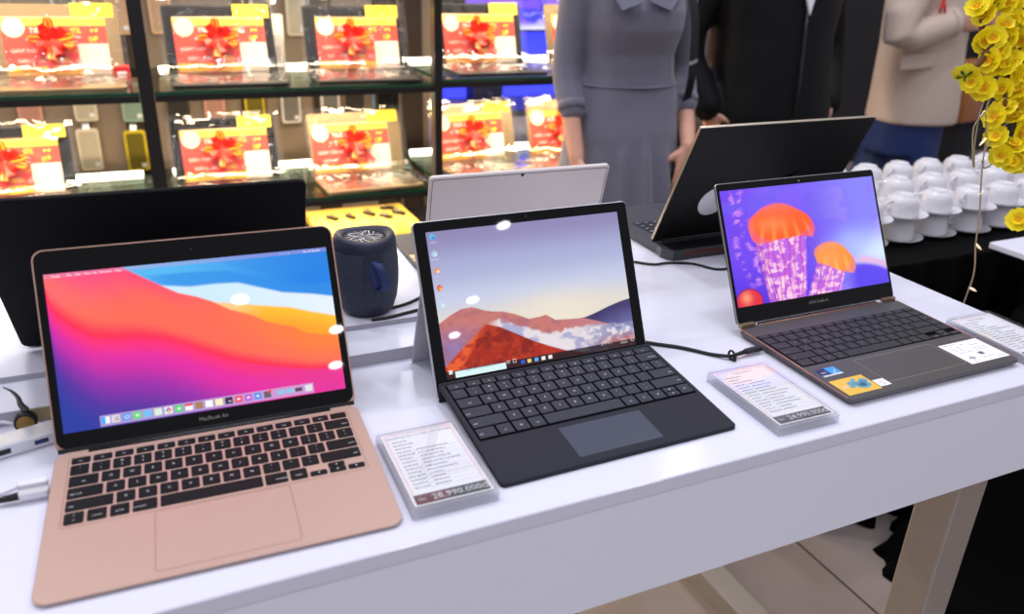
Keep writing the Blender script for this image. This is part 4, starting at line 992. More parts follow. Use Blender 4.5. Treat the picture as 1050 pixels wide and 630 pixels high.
def promo_mesh(w, h):
    mb = MB(); mb.box(-w / 2, w / 2, 0, h, 0, .0006, 0)
    def r(u0, u1, v0, v1, m, z=.0007): mb.add([(-w / 2 + u * w, h * (1 - v), z) for u, v in ((u0, v1), (u1, v1), (u1, v0), (u0, v0))], [(0, 1, 2, 3)], m)
    r(0, 1, 0, .16, 1); r(0, 1, 0, .03, 3); r(0, .70, .84, 1, 1); r(0, .70, .84, .87, 2); r(.70, 1, .47, 1, 4, .0009)
    mb.add([(-w / 2 + (.115 + .105 * math.cos(a)) * w, h * (1 - .18) + .105 * math.sin(a) * w, .001) for a in np.linspace(0, 2 * PI, 24, endpoint=False)], [tuple(range(24))], 3)
    def tx(s, size, u, v, m): mb.text(s, size * h, T(-w / 2 + u * w, h * (1 - v), .0012), m)
    tx('TR\u1ea2 G\u00d3P', .125, .42, .245, 5); tx('0%', .14, .70, .245, 6); tx('\u2022\u2022', .2, .88, .25, 6)
    tx('+ TR\u1ea2 TR\u01af\u1edaC', .125, .46, .40, 5); tx('0\u0110', .14, .87, .40, 6)
    tx('GI\u1ea2M TH\u00caM \u0110\u1ebeN', .085, .26, .585, 5); tx('1 TRI\u1ec6U', .10, .58, .585, 6)
    tx('GI\u1ea2M \u0110\u1ebeN', .085, .24, .755, 5); tx('3 TRI\u1ec6U', .10, .52, .755, 6)
    for k in range(6): r(.73, .73 + .2 * (.6 + .4 * math.sin(k * 2.3) ** 2), .55 + k * .06, .562 + k * .06, 7, .001)
    r(.12, .60, .905, .93, 0, .0009)
    return mb.mesh('promo_sheet', [RED, ORG, ORG2, CREAM, WHT, WLET, YLET, pm('faint_print', (214, 196, 184), .6)])
PROMO = promo_mesh(.285, .175)
def gift_laptop(x, y, z, rz_, label, body, w=.345, tilt=.30, d=.215, bow=(-.01, .115), psx=0.0, grp='gift laptops on the glass shelves'):
    t = thing('gift_laptop', label, 'laptop', (x, y, z + .0006), rz_, grp)
    lm = lidM(0, .012, tilt); h = .225
    mb = MB(); mb.slab(w, d, .012, .002, .014, .0015, 3, cy=-d / 2); b = mb.build('base', body, t)
    mb = MB(); mb.slab(w * .86, d * .42, .004, .0139, .0146, 0, 2, cy=-d * .30); mb.build('keyboard', BLACKP, b)
    mb = MB(); mb.slab(w * .34, d * .30, .004, .0139, .0144, 0, 2, cy=-d * .76); mb.build('touchpad', DKGREY, b)
    for fx in (-.13, .13):
        for fy in (-.03, -d + .03):
            mb = MB(); mb.cyl((fx, fy, 0), (fx, fy, .0025), .007, n=8); mb.build('foot', RUBBER, b)
    mb = MB(); mb.slab(w, h, .010, -.006, 0, .001, 3, M=lm, cy=h / 2); l = mb.build('lid', body, t)
    mb = MB(); mb.slab(w - .01, h - .012, .006, 0, .0008, .0002, 3, M=lm, cy=h / 2); mb.build('display_glass', BLACKG if body is GBLK else GSIL, l)  # champagne tint painted in for gold reflected in the glass
    p = link('promo_sheet', PROMO, l); p.matrix_local = lm @ T(psx, .012, .0012)
    p = link('bow', BOW, t); p.matrix_local = lm @ T(bow[0], bow[1], .003)
    mb = MB(); mb.box(w * .14, w * .47, h - .040, h + .002, .0016, .0022, M=lm); mb.box(w * .14, w * .47, h + .0005, h + .002, -.007, .0016, M=lm)
    mb.build('yellow_note', NOTE, t)
    rs = random.Random(int(x * 1000 + z * 77)); mb = MB()         # crumpled clear wrap hanging over the open laptop
    nu, nv = 12, 12; vs = []
    for j in range(nv + 1):
        for i in range(nu + 1):
            u_ = (i / nu - .5) * (w + .03); q = j / nv
            if q < .55: yy, hh = .012 + h * (1 - q / .55) * 1.02, .010
            else: yy, hh = .012, .010
            pnt = lm @ Vector((u_, yy, .014 + rs.uniform(-.006, .008)))
            if q >= .55:
                f = (q - .55) / .45; pnt = Vector((u_, -.016 - f * (d - .008), .030 - .008 * f + rs.uniform(-.005, .006)))
            vs.append(pnt)
    W_ = nu + 1; mb.add(vs, [(j * W_ + i, j * W_ + i + 1, (j + 1) * W_ + i + 1, (j + 1) * W_ + i) for j in range(nv) for i in range(nu)], 0, True)
    mb.build('clear_wrap', CELLO, t)
    return t
gift_laptop(-.225, 2.335, Z1, .0, 'wrapped laptop with promotional sheet, top left corner of the photo', GSIL, w=.36)
gift_laptop(.255, 2.330, Z1, .0, 'wrapped dark laptop with promotional sheet, upper shelf just right of the left post', GBLK)
gift_laptop(.700, 2.330, Z1, -.03, 'wrapped dark laptop with promotional sheet, upper shelf left of the middle post', GBLK, psx=.012)
gift_laptop(1.175, 2.330, Z1 + .012, .0, 'wrapped laptop with promotional sheet, upper shelf right of the middle post', GBLK, w=.34)
gift_laptop(1.620, 2.330, Z1 + .012, .06, 'wrapped champagne laptop on the upper shelf, half hidden by the woman in grey', GSIL, w=.34)
gift_laptop(-.420, 2.335, Z2, .0, 'wrapped laptop with promotional sheet, lower shelf at the left edge of the photo', GBLK, w=.36)
gift_laptop(.232, 2.330, Z2, .0, 'wrapped dark laptop with promotional sheet, lower shelf behind the black laptop', GBLK)
gift_laptop(.690, 2.320, Z2, .04, 'wrapped champagne laptop with promotional sheet, lower shelf above the navy speaker', GSIL, psx=-.02)
gift_laptop(1.160, 2.330, Z2 + .012, .06, 'wrapped champagne laptop with promotional sheet, lower shelf above the silver tablet', GSIL, psx=-.02)
gift_laptop(1.545, 2.330, Z2 + .012, -.05, 'wrapped champagne laptop on the lower shelf beside the woman\'s right forearm', GSIL, w=.31)
gift_laptop(1.910, 2.330, Z2 + .012, .0, 'wrapped laptop on the lower shelf, glimpsed between the woman and the man in black', GBLK, w=.29)

# yellow accessory board on the plinth
yb = thing('accessory_board', 'yellow display board with small black clips on the bottom level behind the speaker', 'display board', (.725, 2.42, Z0 + .0006))
mb = MB(); mb.slab(.40, .40, .004, 0, .036, .002, 2); ybd = mb.build('board', pm('warm_yellow_board', (244, 196, 92), .35, vary=.03), yb)
for k, (bx, by, a) in enumerate(((-.115, .06, .5), (-.045, .055, .3), (.035, .075, .4), (.09, .02, .6), (.15, .05, .6), (.125, .13, 1.2))):
    mb = MB(); mb.box(-.010, .010, -.028, .028, .0362, .048); mb.box(-.006, .006, .005, .020, .048, .056, 1); o = mb.build('clip', [BLACKP, CHROME], yb, (bx, by, 0)); o.rotation_euler = (0, 0, a)
for k in range(5):
    mb = MB(); mb.box(-.003, .003, -.19, .19, .0362, .038); mb.build('divider', pm('pale_yellow_strip', (250, 214, 130), .4), yb, (-.15 + .075 * k, 0, 0))

# ------------------------------------------------------------------ accessory wall with phone cases
aw = thing('accessory_wall', 'taupe panel wall for phone cases behind the glass shelves', 'display wall', (.1, 3.05, 0))
mb = MB(); mb.box(-1.5, 1.12, 0, .05, 0, 1.6); mb.build('panel', pm('taupe_panel', (150, 132, 116), .6, vary=.08, scale=3), aw)
for px in (-.72, -.135, .32, .62, 1.02):
    mb = MB(); mb.box(px - .05, px + .05, -.012, -.0005, 0, 1.6); mb.build('dark_strip', pm('dark_brown_strip', (58, 44, 36), .6), aw)
CASEC = [((240, 226, 200), 'cream'), ((168, 196, 176), 'sage green'), ((232, 168, 150), 'pink'), ((232, 205, 40), 'yellow'), ((60, 54, 52), 'dark'), ((244, 238, 232), 'white'), ((232, 190, 150), 'peach'), ((120, 150, 190), 'blue')]
def case_mesh(k):
    c, nm = CASEC[k]; mb = MB(); mb.slab(.082, .165, .012, 0, .014, .002, 4, 0)
    mb.slab(.064, .145, .009, .014, .0148, 0, 4, 1, cy=0)
    mb.box(.012, .030, -.066, -.050, .0148, .0152, 2); mb.cyl((-.018, .058, .0148), (-.018, .058, .017), .007, n=10, m=1)
    return mb.mesh('phone_case', [pm('case_' + nm.replace(' ', '_'), c, .45), pm('case_inner_' + nm.replace(' ', '_'), tuple(int(v * (.5 if k in (3, 5) else .86)) for v in c), .5), PAPER])
CM = [case_mesh(k) for k in range(8)]
seq = [(-.24, .78, 0), (-.07, .77, 1), (-.25, .545, 0), (-.08, .53, 3), (-.43, .76, 2), (-.60, .75, 6), (.10, .75, 4), (.24, .74, 2), (.40, .735, 3), (.55, .735, 5), (.72, .70, 5), (.83, .70, 4), (.95, .70, 7), (.13, .50, 2), (.70, .46, 6), (-.07, 1.03, 6), (-.25, 1.04, 5), (.08, 1.03, 6), (.46, 1.03, 5), (.60, 1.02, 0), (.40, .5, 5), (-.45, .52, 5)]
cn = {}
mb = MB(); mb.tube([(0, .0135, .098), (0, -.016, .098), (0, -.020, .102)], .0022, 6); mb.box(-.012, .012, -.009, -.007, .0835, .106); HNG = mb.mesh('hanger', CHROME)
for (x, z, k) in seq:
    o = thing('phone_case', '', 'phone case', (x + .02, 3.034, z)); o.location.z -= .075 if .6 < z < .9 else (.035 if z < .6 else 0); link('case', CM[k], o).rotation_euler = (PI / 2, 0, 0); link('hanger', HNG, o)
    row = 'upper' if z > .9 else ('middle' if z > .6 else 'lower')
    cn[(k, row)] = cn.get((k, row), 0) + 1
    where = 'left of the left post' if x < -.04 else ('left half between the posts' if x < .45 else ('right half between the posts' if x < .65 else 'close to the middle post'))
    tag(o, '%s phone case, %s row on the taupe wall, %s' % (CASEC[k][1], row, where), 'phone case', 'phone cases on the taupe wall')
# white product boxes on the shelves
WB = pm('white_box_card', (238, 230, 220), .5, vary=.03)
for n_, (x, y, z, w, d, h, lb) in enumerate(((.455, 2.52, Z1, .05, .05, .19, 'tall white product box on the upper shelf left of the third wrapped laptop'), (.445, 2.47, Z1, .045, .04, .13, 'short white phone box on the upper shelf left of the third wrapped laptop'), (-.015 - .06, 2.42, Z1, .05, .03, .13, 'cream phone box on the upper shelf beside the left post'), (-.035 - .02, 2.32, Z1, .045, .04, .05, 'red and white small box at the foot of the left post'))):
    mb = MB(); mb.slab(w, d, .002, 0, h, .001, 2); t = thing('product_box', lb, 'box', (x, y, z + .0006)); mb.build('carton', WB if n_ < 3 else pm('red_box_card', (200, 40, 44), .5), t)
    mb = MB(); mb.box(-w * .3, w * .3, -d / 2 - .0006, -d / 2, h * .3, h * .7); mb.build('label_print', pm('pale_print', (206, 188, 180), .5) if n_ < 3 else PAPER, t)

# ------------------------------------------------------------------ blue lit counter and picture panel behind the right shelf
BLUL = pm('blue_lit_panel', (70, 80, 240), .4, emit=(64, 72, 255), estr=1.1)
bc = thing('blue_counter', 'blue-lit white counter behind the right glass shelves', 'counter', (1.75, 3.12, 0))
mb = MB(); mb.box(-.55, .55, -.2, .2, 0, .58); mb.build('body', pm('counter_violet_white', (206, 200, 240), .35), bc)
mb = MB(); mb.box(-.55, .55, -.22, .2, .5805, .61); mb.build('top', pm('counter_top_grey', (60, 60, 84), .3), bc)
mb = MB(); mb.box(-.55, .55, .17, .2, .6105, .93); mb.build('backlight', BLUL, bc)
mb = MB(); mb.box(-.32, -.17, -.06, .04, .6105, .70); mb.ball((-.245, -.062, .655), .02, 10, 8); g_ = mb.build('gadget_display', pm('blue_black_plastic', (30, 32, 70), .4), bc)
def pic_image(w=60, h=60):
    u, v = UV(w, h); n = noise2(w, h, 5, 21); img = np.zeros((h, w, 3)); img[:] = L3((130, 90, 230)); img = mixc(img, L3((60, 70, 220)), ss(.4, .6, n)); img = mixc(img, L3((190, 170, 255)), ss(.58, .7, n)); img = mixc(img, L3((230, 225, 255)), ss(.9, 1, v))
    return img
pp = thing('picture_screen', 'violet and blue lit screen behind the upper right glass shelf', 'screen', (1.72, 3.2, .935))
mb = MB(); mb.slab(.60, .42, .006, -.012, .02, .002, 3, M=T(0, 0, .21) @ Rm(PI / 2, 'X')); mb.build('housing', BLACKP, pp)
grid_screen('display', pic_image(), -.29, .29, -.2, .2, .0205, T(0, 0, .21) @ Rm(PI / 2, 'X'), screen_mat('lit_picture', 1.3), pp)
# ------------------------------------------------------------------ people
SKIN = pm('skin', (206, 154, 130), .5, vary=.04, scale=20); SKIND = pm('skin_lip', (190, 110, 100), .5); HAIR = pm('black_hair', (20, 17, 17), .45, vary=.2, scale=120)
EYEW = pm('eye_white', (235, 232, 228), .25); IRIS = pm('brown_iris', (50, 32, 22), .2)
def ring(c, a, b, yaw=0.0, n=24, e=2.3):
    out = []
    for k in range(n):
        t = 2 * PI * k / n; ct_, st_ = math.cos(t), math.sin(t)
        x = a * math.copysign(abs(ct_) ** (2 / e), ct_); y = b * math.copysign(abs(st_) ** (2 / e), st_)
        out.append((c[0] + x * math.cos(yaw) - y * math.sin(yaw), c[1] + x * math.sin(yaw) + y * math.cos(yaw), c[2]))
    return out
def limb(mb, pts, rad, n=14, sub=3):
    P = smooth_path(pts, sub) if len(pts) > 2 else [Vector(p) for p in pts]
    R = list(np.interp(np.linspace(0, len(pts) - 1, len(P)), range(len(pts)), rad))
    mb.tube(P, R, n); mb.ball(P[0], R[0] * .98, 14, 8); mb.ball(P[-1], R[-1] * .98, 14, 8)
def hand(mb, wrist, d, nrm, thumb, curl=.5, s=1.0, spread=.006, tang=.9):
    """palm and five jointed fingers; d = towards the fingertips, nrm = out of the palm, thumb = side of the thumb"""
    d = Vector(d).normalized(); nrm = Vector(nrm); nrm = (nrm - d * nrm.dot(d)).normalized(); th = Vector(thumb); th = (th - d * th.dot(d) - nrm * th.dot(nrm)).normalized()
    w = Vector(wrist); L = .085 * s
    M = Matrix(((th.x, nrm.x, d.x, w.x), (th.y, nrm.y, d.y, w.y), (th.z, nrm.z, d.z, w.z), (0, 0, 0, 1)))
    rings = [ring((0, 0, z), a * s, b * s, 0, 14, 2.6) for z, a, b in ((-.012, .023, .018), (.015, .028, .017), (.045, .036, .015), (.072, .038, .013), (.088, .035, .010))]
    mb.loft(rings, M=M)
    for k, (ox, ln) in enumerate(((.029, .068), (.010, .077), (-.009, .071), (-.027, .055))):
        p = Vector((ox * s, 0, .082 * s)); a = .10 + curl * .25; pts = [p]; dirx = spread * (1.5 - k)
        for seg in (.45, .32, .25):
            v = Vector((dirx / .05 * .2, math.sin(a), math.cos(a))) * ln * seg * s; p = p + v; pts.append(p); a += curl * .75
        limb(mb, [M @ q for q in pts], [.0088 * s, .0084 * s, .0076 * s, .0066 * s], 10, 2)
    p = Vector((.024 * s, .004 * s, .020 * s)); pts = [p, p + Vector((math.sin(tang) * .032, .010, math.cos(tang) * .032)) * s]
    pts.append(pts[-1] + Vector((math.sin(tang * .7) * .030, .012, math.cos(tang * .7) * .030)) * s); pts.append(pts[-1] + Vector((math.sin(tang * .5) * .024, .010, math.cos(tang * .5) * .024)) * s)
    limb(mb, [M @ q for q in pts], [.0135 * s, .0112 * s, .0095 * s, .0078 * s], 10, 2)
def head(mb, c, yaw, s=1.0):
    M = T(*c) @ Rm(yaw, 'Z')                                  # the face looks along local -y
    mb.ball((0, .008, .03), (.074 * s, .092 * s, .098 * s), 24, 16, M=M)
    mb.ball((0, -.022, -.045), (.055 * s, .064 * s, .066 * s), 20, 12, M=M)
    mb.ball((0, -.060, -.085), (.024 * s, .022 * s, .018 * s), 14, 8, M=M)
    mb.loft([ring((0, -.086 * s, .028), .008, .010, 0, 10), ring((0, -.094 * s, .005), .011, .014, 0, 10), ring((0, -.098 * s, -.012), .015, .015, 0, 10), ring((0, -.088 * s, -.020), .012, .012, 0, 10)], M=M)
    for sx in (-1, 1): mb.ball((sx * .075 * s, .012, .0), (.010, .018, .030), 12, 8, M=M)
def face_parts(root, c, yaw, off, long_hair):
    M = T(*(Vector(c) - off)) @ Rm(yaw, 'Z')
    mb = MB()
    for sx in (-1, 1):
        mb.ball((sx * .031, -.0745, .018), (.0125, .010, .0075), 12, 8, 0, M); mb.ball((sx * .031, -.0832, .018), (.0052, .003, .0056), 10, 6, 1, M)
        mb.box(sx * .031 - .017, sx * .031 + .017, -.0865, -.080, .038, .0425, 2, M)
    mb.build('eyes', [EYEW, IRIS, HAIR], root)
    mb = MB(); mb.ball((0, -.0815, -.0475), (.023, .006, .0045), 14, 6, 0, M); mb.ball((0, -.0805, -.0555), (.019, .006, .005), 14, 6, 0, M); mb.build('mouth', SKIND, root)
    mb = MB(); mb.ball((0, .020, .045), (.082, .096, .098), 24, 14, 0, M)
    mb.ball((0, .05, .0), (.079, .070, .09), 20, 12, 0, M)
    if long_hair:
        for sx in (-1, 1): limb(mb, [M @ Vector((sx * .06, .02, .05)), M @ Vector((sx * .082, .035, -.05)), M @ Vector((sx * .085, .05, -.16))], [.035, .034, .024])
        limb(mb, [M @ Vector((0, .06, .03)), M @ Vector((0, .085, -.08)), M @ Vector((0, .085, -.20))], [.07, .07, .055])
    baked_build('hair', mb, HAIR, root, .006, 3)
def person(label, base, J, yaw, torso_w, hands, long_hair, headc, sc=1.0):
    """J: joints in world space. One continuous body from head to feet; clothing is added by the caller."""
    root = thing('person', label, 'person', base); off = Vector(base)
    mb = MB(); a, b = torso_w
    for s in 'lr':
        limb(mb, [J['hip' + s], J['knee' + s], J['ankle' + s]], [.078 * sc, .052 * sc, .036 * sc])
        ak = Vector(J['ankle' + s]); f = Vector((math.sin(yaw), -math.cos(yaw), 0))
        limb(mb, [ak + Vector((0, 0, -.035)) - f * .03, ak + Vector((0, 0, -.045)) + f * .08, ak + Vector((0, 0, -.052)) + f * .15], [.036, .034, .022])
        limb(mb, [J['sh' + s], J['el' + s], J['wr' + s]], [.048 * sc, .037 * sc, .025 * sc])
    pv, ch, nk = Vector(J['pelvis']), Vector(J['chest']), Vector(J['neck'])
    mb.loft([ring(pv + Vector((0, 0, -.10)), a * .72, b * .8, yaw), ring(pv, a * .98, b, yaw), ring(pv.lerp(ch, .5), a * .80, b * .82, yaw), ring(ch, a * 1.02, b, yaw), ring(ch + (nk - ch) * .55, a * .98, b * .85, yaw), ring(ch + (nk - ch) * .85, a * .5, b * .6, yaw)])
    limb(mb, [nk - Vector((0, 0, .05)), nk + Vector((0, 0, .02)), Vector(headc) + Vector((0, 0, -.06))], [.058 * sc, .052 * sc, .05 * sc])
    head(mb, headc, yaw, sc)
    for hd in hands: hand(mb, **hd)
    mb.v = [tuple(Vector(v) - off) for v in mb.v]
    baked_build('body', mb, SKIN, root, .0055, 3)
    face_parts(root, headc, yaw, off, long_hair)
    return root, off
def cloth(name, mb, mat, root, off, voxel=.008, smooth=5):
    mb.v = [tuple(Vector(v) - off) for v in mb.v]
    return baked_build(name, mb, mat, root, voxel, smooth)
def plain(name, mb, mat, root, off):
    mb.v = [tuple(Vector(v) - off) for v in mb.v]
    return mb.build(name, mat, root)
def shoes(root, off, J, yaw, mat):
    for s in 'lr':
        mb = MB(); ak = Vector(J['ankle' + s]); f = Vector((math.sin(yaw), -math.cos(yaw), 0))
        limb(mb, [ak + Vector((0, 0, -.036)) - f * .035, ak + Vector((0, 0, -.043)) + f * .08, ak + Vector((0, 0, -.050)) + f * .155], [.046, .043, .030])
        mb.v = [(v[0], v[1], max(v[2], .001)) for v in mb.v]
        cloth('shoe', mb, mat, root, off, .006, 2)

# --- woman in a grey knitted dress
KNIT = pm('grey_knit', (106, 105, 119), .85, vary=.10, scale=160, bump=.35, bscale=260, sheen=.3)
Y = 1.55; wx = 1.318
J = dict(hipl=(wx - .085, Y + .01, .76), hipr=(wx + .085, Y + .01, .76), kneel=(wx - .08, Y, .43), kneer=(wx + .08, Y, .43), anklel=(wx - .075, Y + .02, .085), ankler=(wx + .075, Y + .02, .085),
         shl=(wx - .165, Y + .01, 1.225), shr=(wx + .165, Y + .01, 1.225), ell=(1.128, Y + .02, .985), elr=(1.538, Y + .03, .975), wrl=(1.116, Y - .095, .742), wrr=(1.470, Y - .142, .762),
         pelvis=(wx, Y, .80), chest=(wx, Y, 1.10), neck=(wx, Y + .02, 1.29))
rt, off = person('woman in a grey knitted dress standing behind the table, phone in her hand', (wx, Y, 0), J, 0, (.145, .095), [dict(wrist=J['wrr'], d=(-.10, -.10, -1), nrm=(0, 1, 0), thumb=(-1, -.1, 0), curl=.40, s=1.0, tang=.95), dict(wrist=J['wrl'], d=(.12, -.12, -1), nrm=(1, -.2, 0), thumb=(.1, -1, 0), curl=.5, s=.95)], True, (wx, Y - .005, 1.435), .93)
mb = MB()
mb.loft([ring(c, a, b, 0, 28, 2.25) for c, a, b in (((wx - .004, Y, .44), .232, .190), ((wx - .002, Y, .58), .205, .168), ((wx, Y, .72), .183, .150), ((wx + .002, Y, .80), .176, .138), ((wx + .004, Y, .87), .163, .122), ((wx + .006, Y, .925), .154, .112), ((wx + .004, Y, .965), .146, .106), ((wx, Y, 1.02), .143, .106), ((wx, Y - .012, 1.09), .152, .126), ((wx, Y - .012, 1.14), .156, .128), ((wx, Y, 1.20), .165, .105), ((wx, Y + .005, 1.245), .135, .085), ((wx, Y + .012, 1.275), .075, .068))], 0, True)
for s in 'lr': limb(mb, [J['sh' + s], J['el' + s], Vector(J['el' + s]).lerp(Vector(J['wr' + s]), .48)], [.054, .042, .0385], 18)
drs = mb
mb = MB(); mb.tube([(wx + .005 + .156 * math.cos(a), Y + .115 * math.sin(a), .934) for a in np.linspace(0, 2 * PI, 40)], .0035, 6); plain('waist_seam', mb, KNIT, rt, off)
for s in 'lr':
    q = Vector(J['el' + s]).lerp(Vector(J['wr' + s]), .47); dq = (Vector(J['wr' + s]) - Vector(J['el' + s])).normalized()
    mb = MB(); mb.tube([q - dq * .022, q + dq * .004], [.0402, .0396], 20); plain('cuff', mb, KNIT, rt, off)
for k in range(7):                                            # soft vertical folds in the skirt
    a = -PI / 2 + (k - 3) * .42
    P = [(wx + r_ * math.cos(a), Y + b_ * math.sin(a), z) for z, r_, b_ in ((.82, .164, .126), (.74, .176, .142), (.62, .194, .158), (.46, .224, .184))]
    drs.tube(P, [.004, .016, .024, .034], 10)
cloth('dress', drs, KNIT, rt, off, .007, 4)
COLLAR = pm('grey_collar', (106, 105, 120), .85, vary=.06, scale=160)
for sx in (-1, 1):                                            # pointed collar
    mb = MB(); P = [(wx - .045 + sx * .010, Y - .146, 1.166), (wx - .042 + sx * .078, Y - .142, 1.143), (wx - .030 + sx * .120, Y - .118, 1.195), (wx - .01 + sx * .085, Y - .07, 1.262), (wx - .02 + sx * .050, Y - .085, 1.268)]
    n = len(P); mb.add(P + [(x, y - .006, z + .002) for x, y, z in P], [tuple(range(n)), tuple(range(2 * n - 1, n - 1, -1))] + [(i, n + i, n + (i + 1) % n, (i + 1) % n) for i in range(n)]); plain('collar', mb, COLLAR, rt, off)
shoes(rt, off, J, 0, pm('black_shoe_leather', (22, 20, 20), .35))
bg = thing('shoulder_bag', 'black shoulder bag with a thin strap hanging at the side of the woman in grey', 'bag', (1.50, Y + .10, .60))
o_ = Vector((1.50, Y + .10, .60))
mb = MB(); P = [(1.452, Y - .03, 1.262), (1.455, Y - .085, 1.20), (1.462, Y - .112, 1.12), (1.475, Y - .108, 1.02), (1.488, Y - .09, .93), (1.496, Y - .05, .86), (1.52, Y + .10, .86), (1.60, Y + .23, .795)]
Q_ = smooth_path(P, 4); rr = [[p + Vector((-.013, 0, 0)) - o_, p + Vector((.013, 0, 0)) - o_, p + Vector((.013, -.003, 0)) - o_, p + Vector((-.013, -.003, 0)) - o_] for p in Q_]
mb.loft(rr, 0, False); mb.build('strap', BLACKP, bg)
mb = MB()
for k in range(5): mb.tube([Vector((1.462 + .006 * k + .0035 * math.cos(a), Y - .115 + .001 * k, .998 + .002 * k + .0035 * math.sin(a))) - o_ for a in np.linspace(0, 2 * PI, 9)], .0012, 6)
mb.build('chain', CHROME, bg)
mb = MB(); mb.slab(.20, .07, .02, 0, .19, .012, 4, M=T(.10, .13, 0)); mb.build('pouch', pm('black_bag_leather', (20, 19, 20), .4), bg)
ph = thing('phone', 'dark phone held in the left hand of the woman in grey', 'phone', (1.447, Y - .122, .650), 0)
mb = MB(); mb.slab(.072, .145, .010, -.004, .004, .0015, 4, M=Rm(.32, 'Y') @ Rm(.1, 'X') @ Rm(PI / 2, 'X') @ Rm(.35, 'Y')); p_ = mb.build('body', BLACKP, ph)
mb = MB(); mb.slab(.066, .136, .008, .0041, .0045, 0, 4, M=Rm(.32, 'Y') @ Rm(.1, 'X') @ Rm(PI / 2, 'X') @ Rm(.35, 'Y')); mb.build('screen', BLACKG, ph)

# --- man in a black zipped jacket
JBLK = pm('black_jacket_nylon', (13, 13, 15), .6, spec=.25, vary=.15, scale=30, bump=.3, bscale=25); TRB = pm('black_trousers', (20, 20, 22), .7)
Y = 1.78; mx = 2.045
J = dict(hipl=(mx - .09, Y, .80), hipr=(mx + .09, Y, .80), kneel=(mx - .10, Y - .01, .45), kneer=(mx + .10, Y - .01, .45), anklel=(mx - .10, Y + .02, .085), ankler=(mx + .10, Y + .02, .085),
         shl=(mx - .20, Y + .01, 1.33), shr=(mx + .20, Y + .01, 1.33), ell=(1.728, Y + .06, 1.03), elr=(2.385, Y + .07, 1.00), wrl=(1.785, Y - .04, .80), wrr=(2.325, Y - .05, .80),
         pelvis=(mx, Y, .84), chest=(mx, Y, 1.20), neck=(mx, Y + .02, 1.42))
rt, off = person('man in a black zipped jacket standing beside the woman in grey', (mx, Y, 0), J, 0, (.17, .11), [dict(wrist=J['wrl'], d=(.35, -.1, -.9), nrm=(1, .2, 0), thumb=(.2, -1, 0), curl=.7), dict(wrist=J['wrr'], d=(-.35, -.1, -.9), nrm=(-1, .2, 0), thumb=(-.2, -1, 0), curl=.7)], False, (mx, Y - .005, 1.585))
mb = MB(); mb.loft([ring(c, a, b, 0, 28, 2.6) for c, a, b in (((mx + .015, Y, .70), .255, .165), ((mx + .012, Y, .78), .262, .172), ((mx + .006, Y, .90), .236, .166), ((mx, Y, 1.05), .226, .160), ((mx, Y, 1.20), .245, .160), ((mx, Y, 1.32), .225, .135), ((mx, Y + .01, 1.385), .14, .10), ((mx, Y + .01, 1.43), .085, .085))])
for s in 'lr': limb(mb, [J['sh' + s], J['el' + s], Vector(J['el' + s]).lerp(Vector(J['wr' + s]), .94)], [.080, .064, .054], 18)
cloth('jacket', mb, JBLK, rt, off, .009, 5)
mb = MB(); P = [(mx + .004, Y - .175, .73), (mx + .004, Y - .176, .90), (mx, Y - .168, 1.05), (mx - .004, Y - .166, 1.13)]
mb.tube(P, .0045, 6); plain('zip', mb, pm('dark_zip', (64, 64, 68), .35, metal=.6), rt, off)
mb = MB(); P = [(mx - .040, Y - .158, 1.225), (mx + .030, Y - .158, 1.225), (mx - .004, Y - .172, 1.122)]
mb.add(P + [(x, y - .008, z) for x, y, z in P], [(0, 1, 2), (5, 4, 3), (0, 3, 4, 1), (1, 4, 5, 2), (2, 5, 3, 0)]); plain('shirt', mb, pm('white_shirt', (225, 225, 228), .7), rt, off)
mb = MB()
for s in 'lr': limb(mb, [J['hip' + s], J['knee' + s], Vector(J['ankle' + s]) + Vector((0, 0, -.02))], [.105, .085, .07], 16)
mb.loft([ring((mx, Y, .70), .17, .12), ring((mx, Y, .80), .185, .13), ring((mx, Y, .88), .18, .125)])
cloth('trousers', mb, TRB, rt, off, .010, 4)
shoes(rt, off, J, 0, pm('black_shoe_leather', (22, 20, 20), .35))

# --- person in a beige blazer, turned to the right
BEIGE = pm('beige_blazer_wool', (206, 186, 170), .75, vary=.04, scale=60, bump=.1, bscale=300); NAVT = pm('navy_trousers', (26, 46, 98), .7, vary=.08)
Y = 1.80; px_ = 2.83; yw = math.radians(75)
f = Vector((math.sin(yw), -math.cos(yw), 0)); sd = Vector((math.cos(yw), math.sin(yw), 0))   # f = facing, sd = their left
def at3(a, b, z): v = Vector((px_, Y, 0)) + f * a + sd * b; return (v.x, v.y, z)
J = dict(hipl=at3(0, -.045, .74), hipr=at3(0, .045, .74), kneel=at3(.04, -.06, .44), kneer=at3(-.04, .07, .44), anklel=at3(-.02, -.09, .085), ankler=at3(-.03, .09, .085),
         shl=(2.665, 1.715, 1.29), shr=at3(-.02, .15, 1.30), ell=(2.572, 1.695, 1.052), elr=at3(.02, .17, 1.05), wrl=(2.815, 1.665, 1.095), wrr=at3(.20, .03, 1.11),
         pelvis=at3(0, 0, .82), chest=at3(.01, 0, 1.16), neck=at3(-.01, 0, 1.38))
hc = Vector(at3(.01, 0, 1.535))
rt, off = person('person in a beige blazer and navy trousers turned to the right, forearm raised', (px_, Y, 0), J, yw, (.125, .105), [dict(wrist=J['wrl'], d=f * 1.0 + Vector((0, 0, .05)), nrm=sd, thumb=(0, 0, 1), curl=.6), dict(wrist=J['wrr'], d=f * .8 - sd * .5, nrm=-sd - f * .3, thumb=(0, 0, 1), curl=.6)], True, tuple(hc), .97)
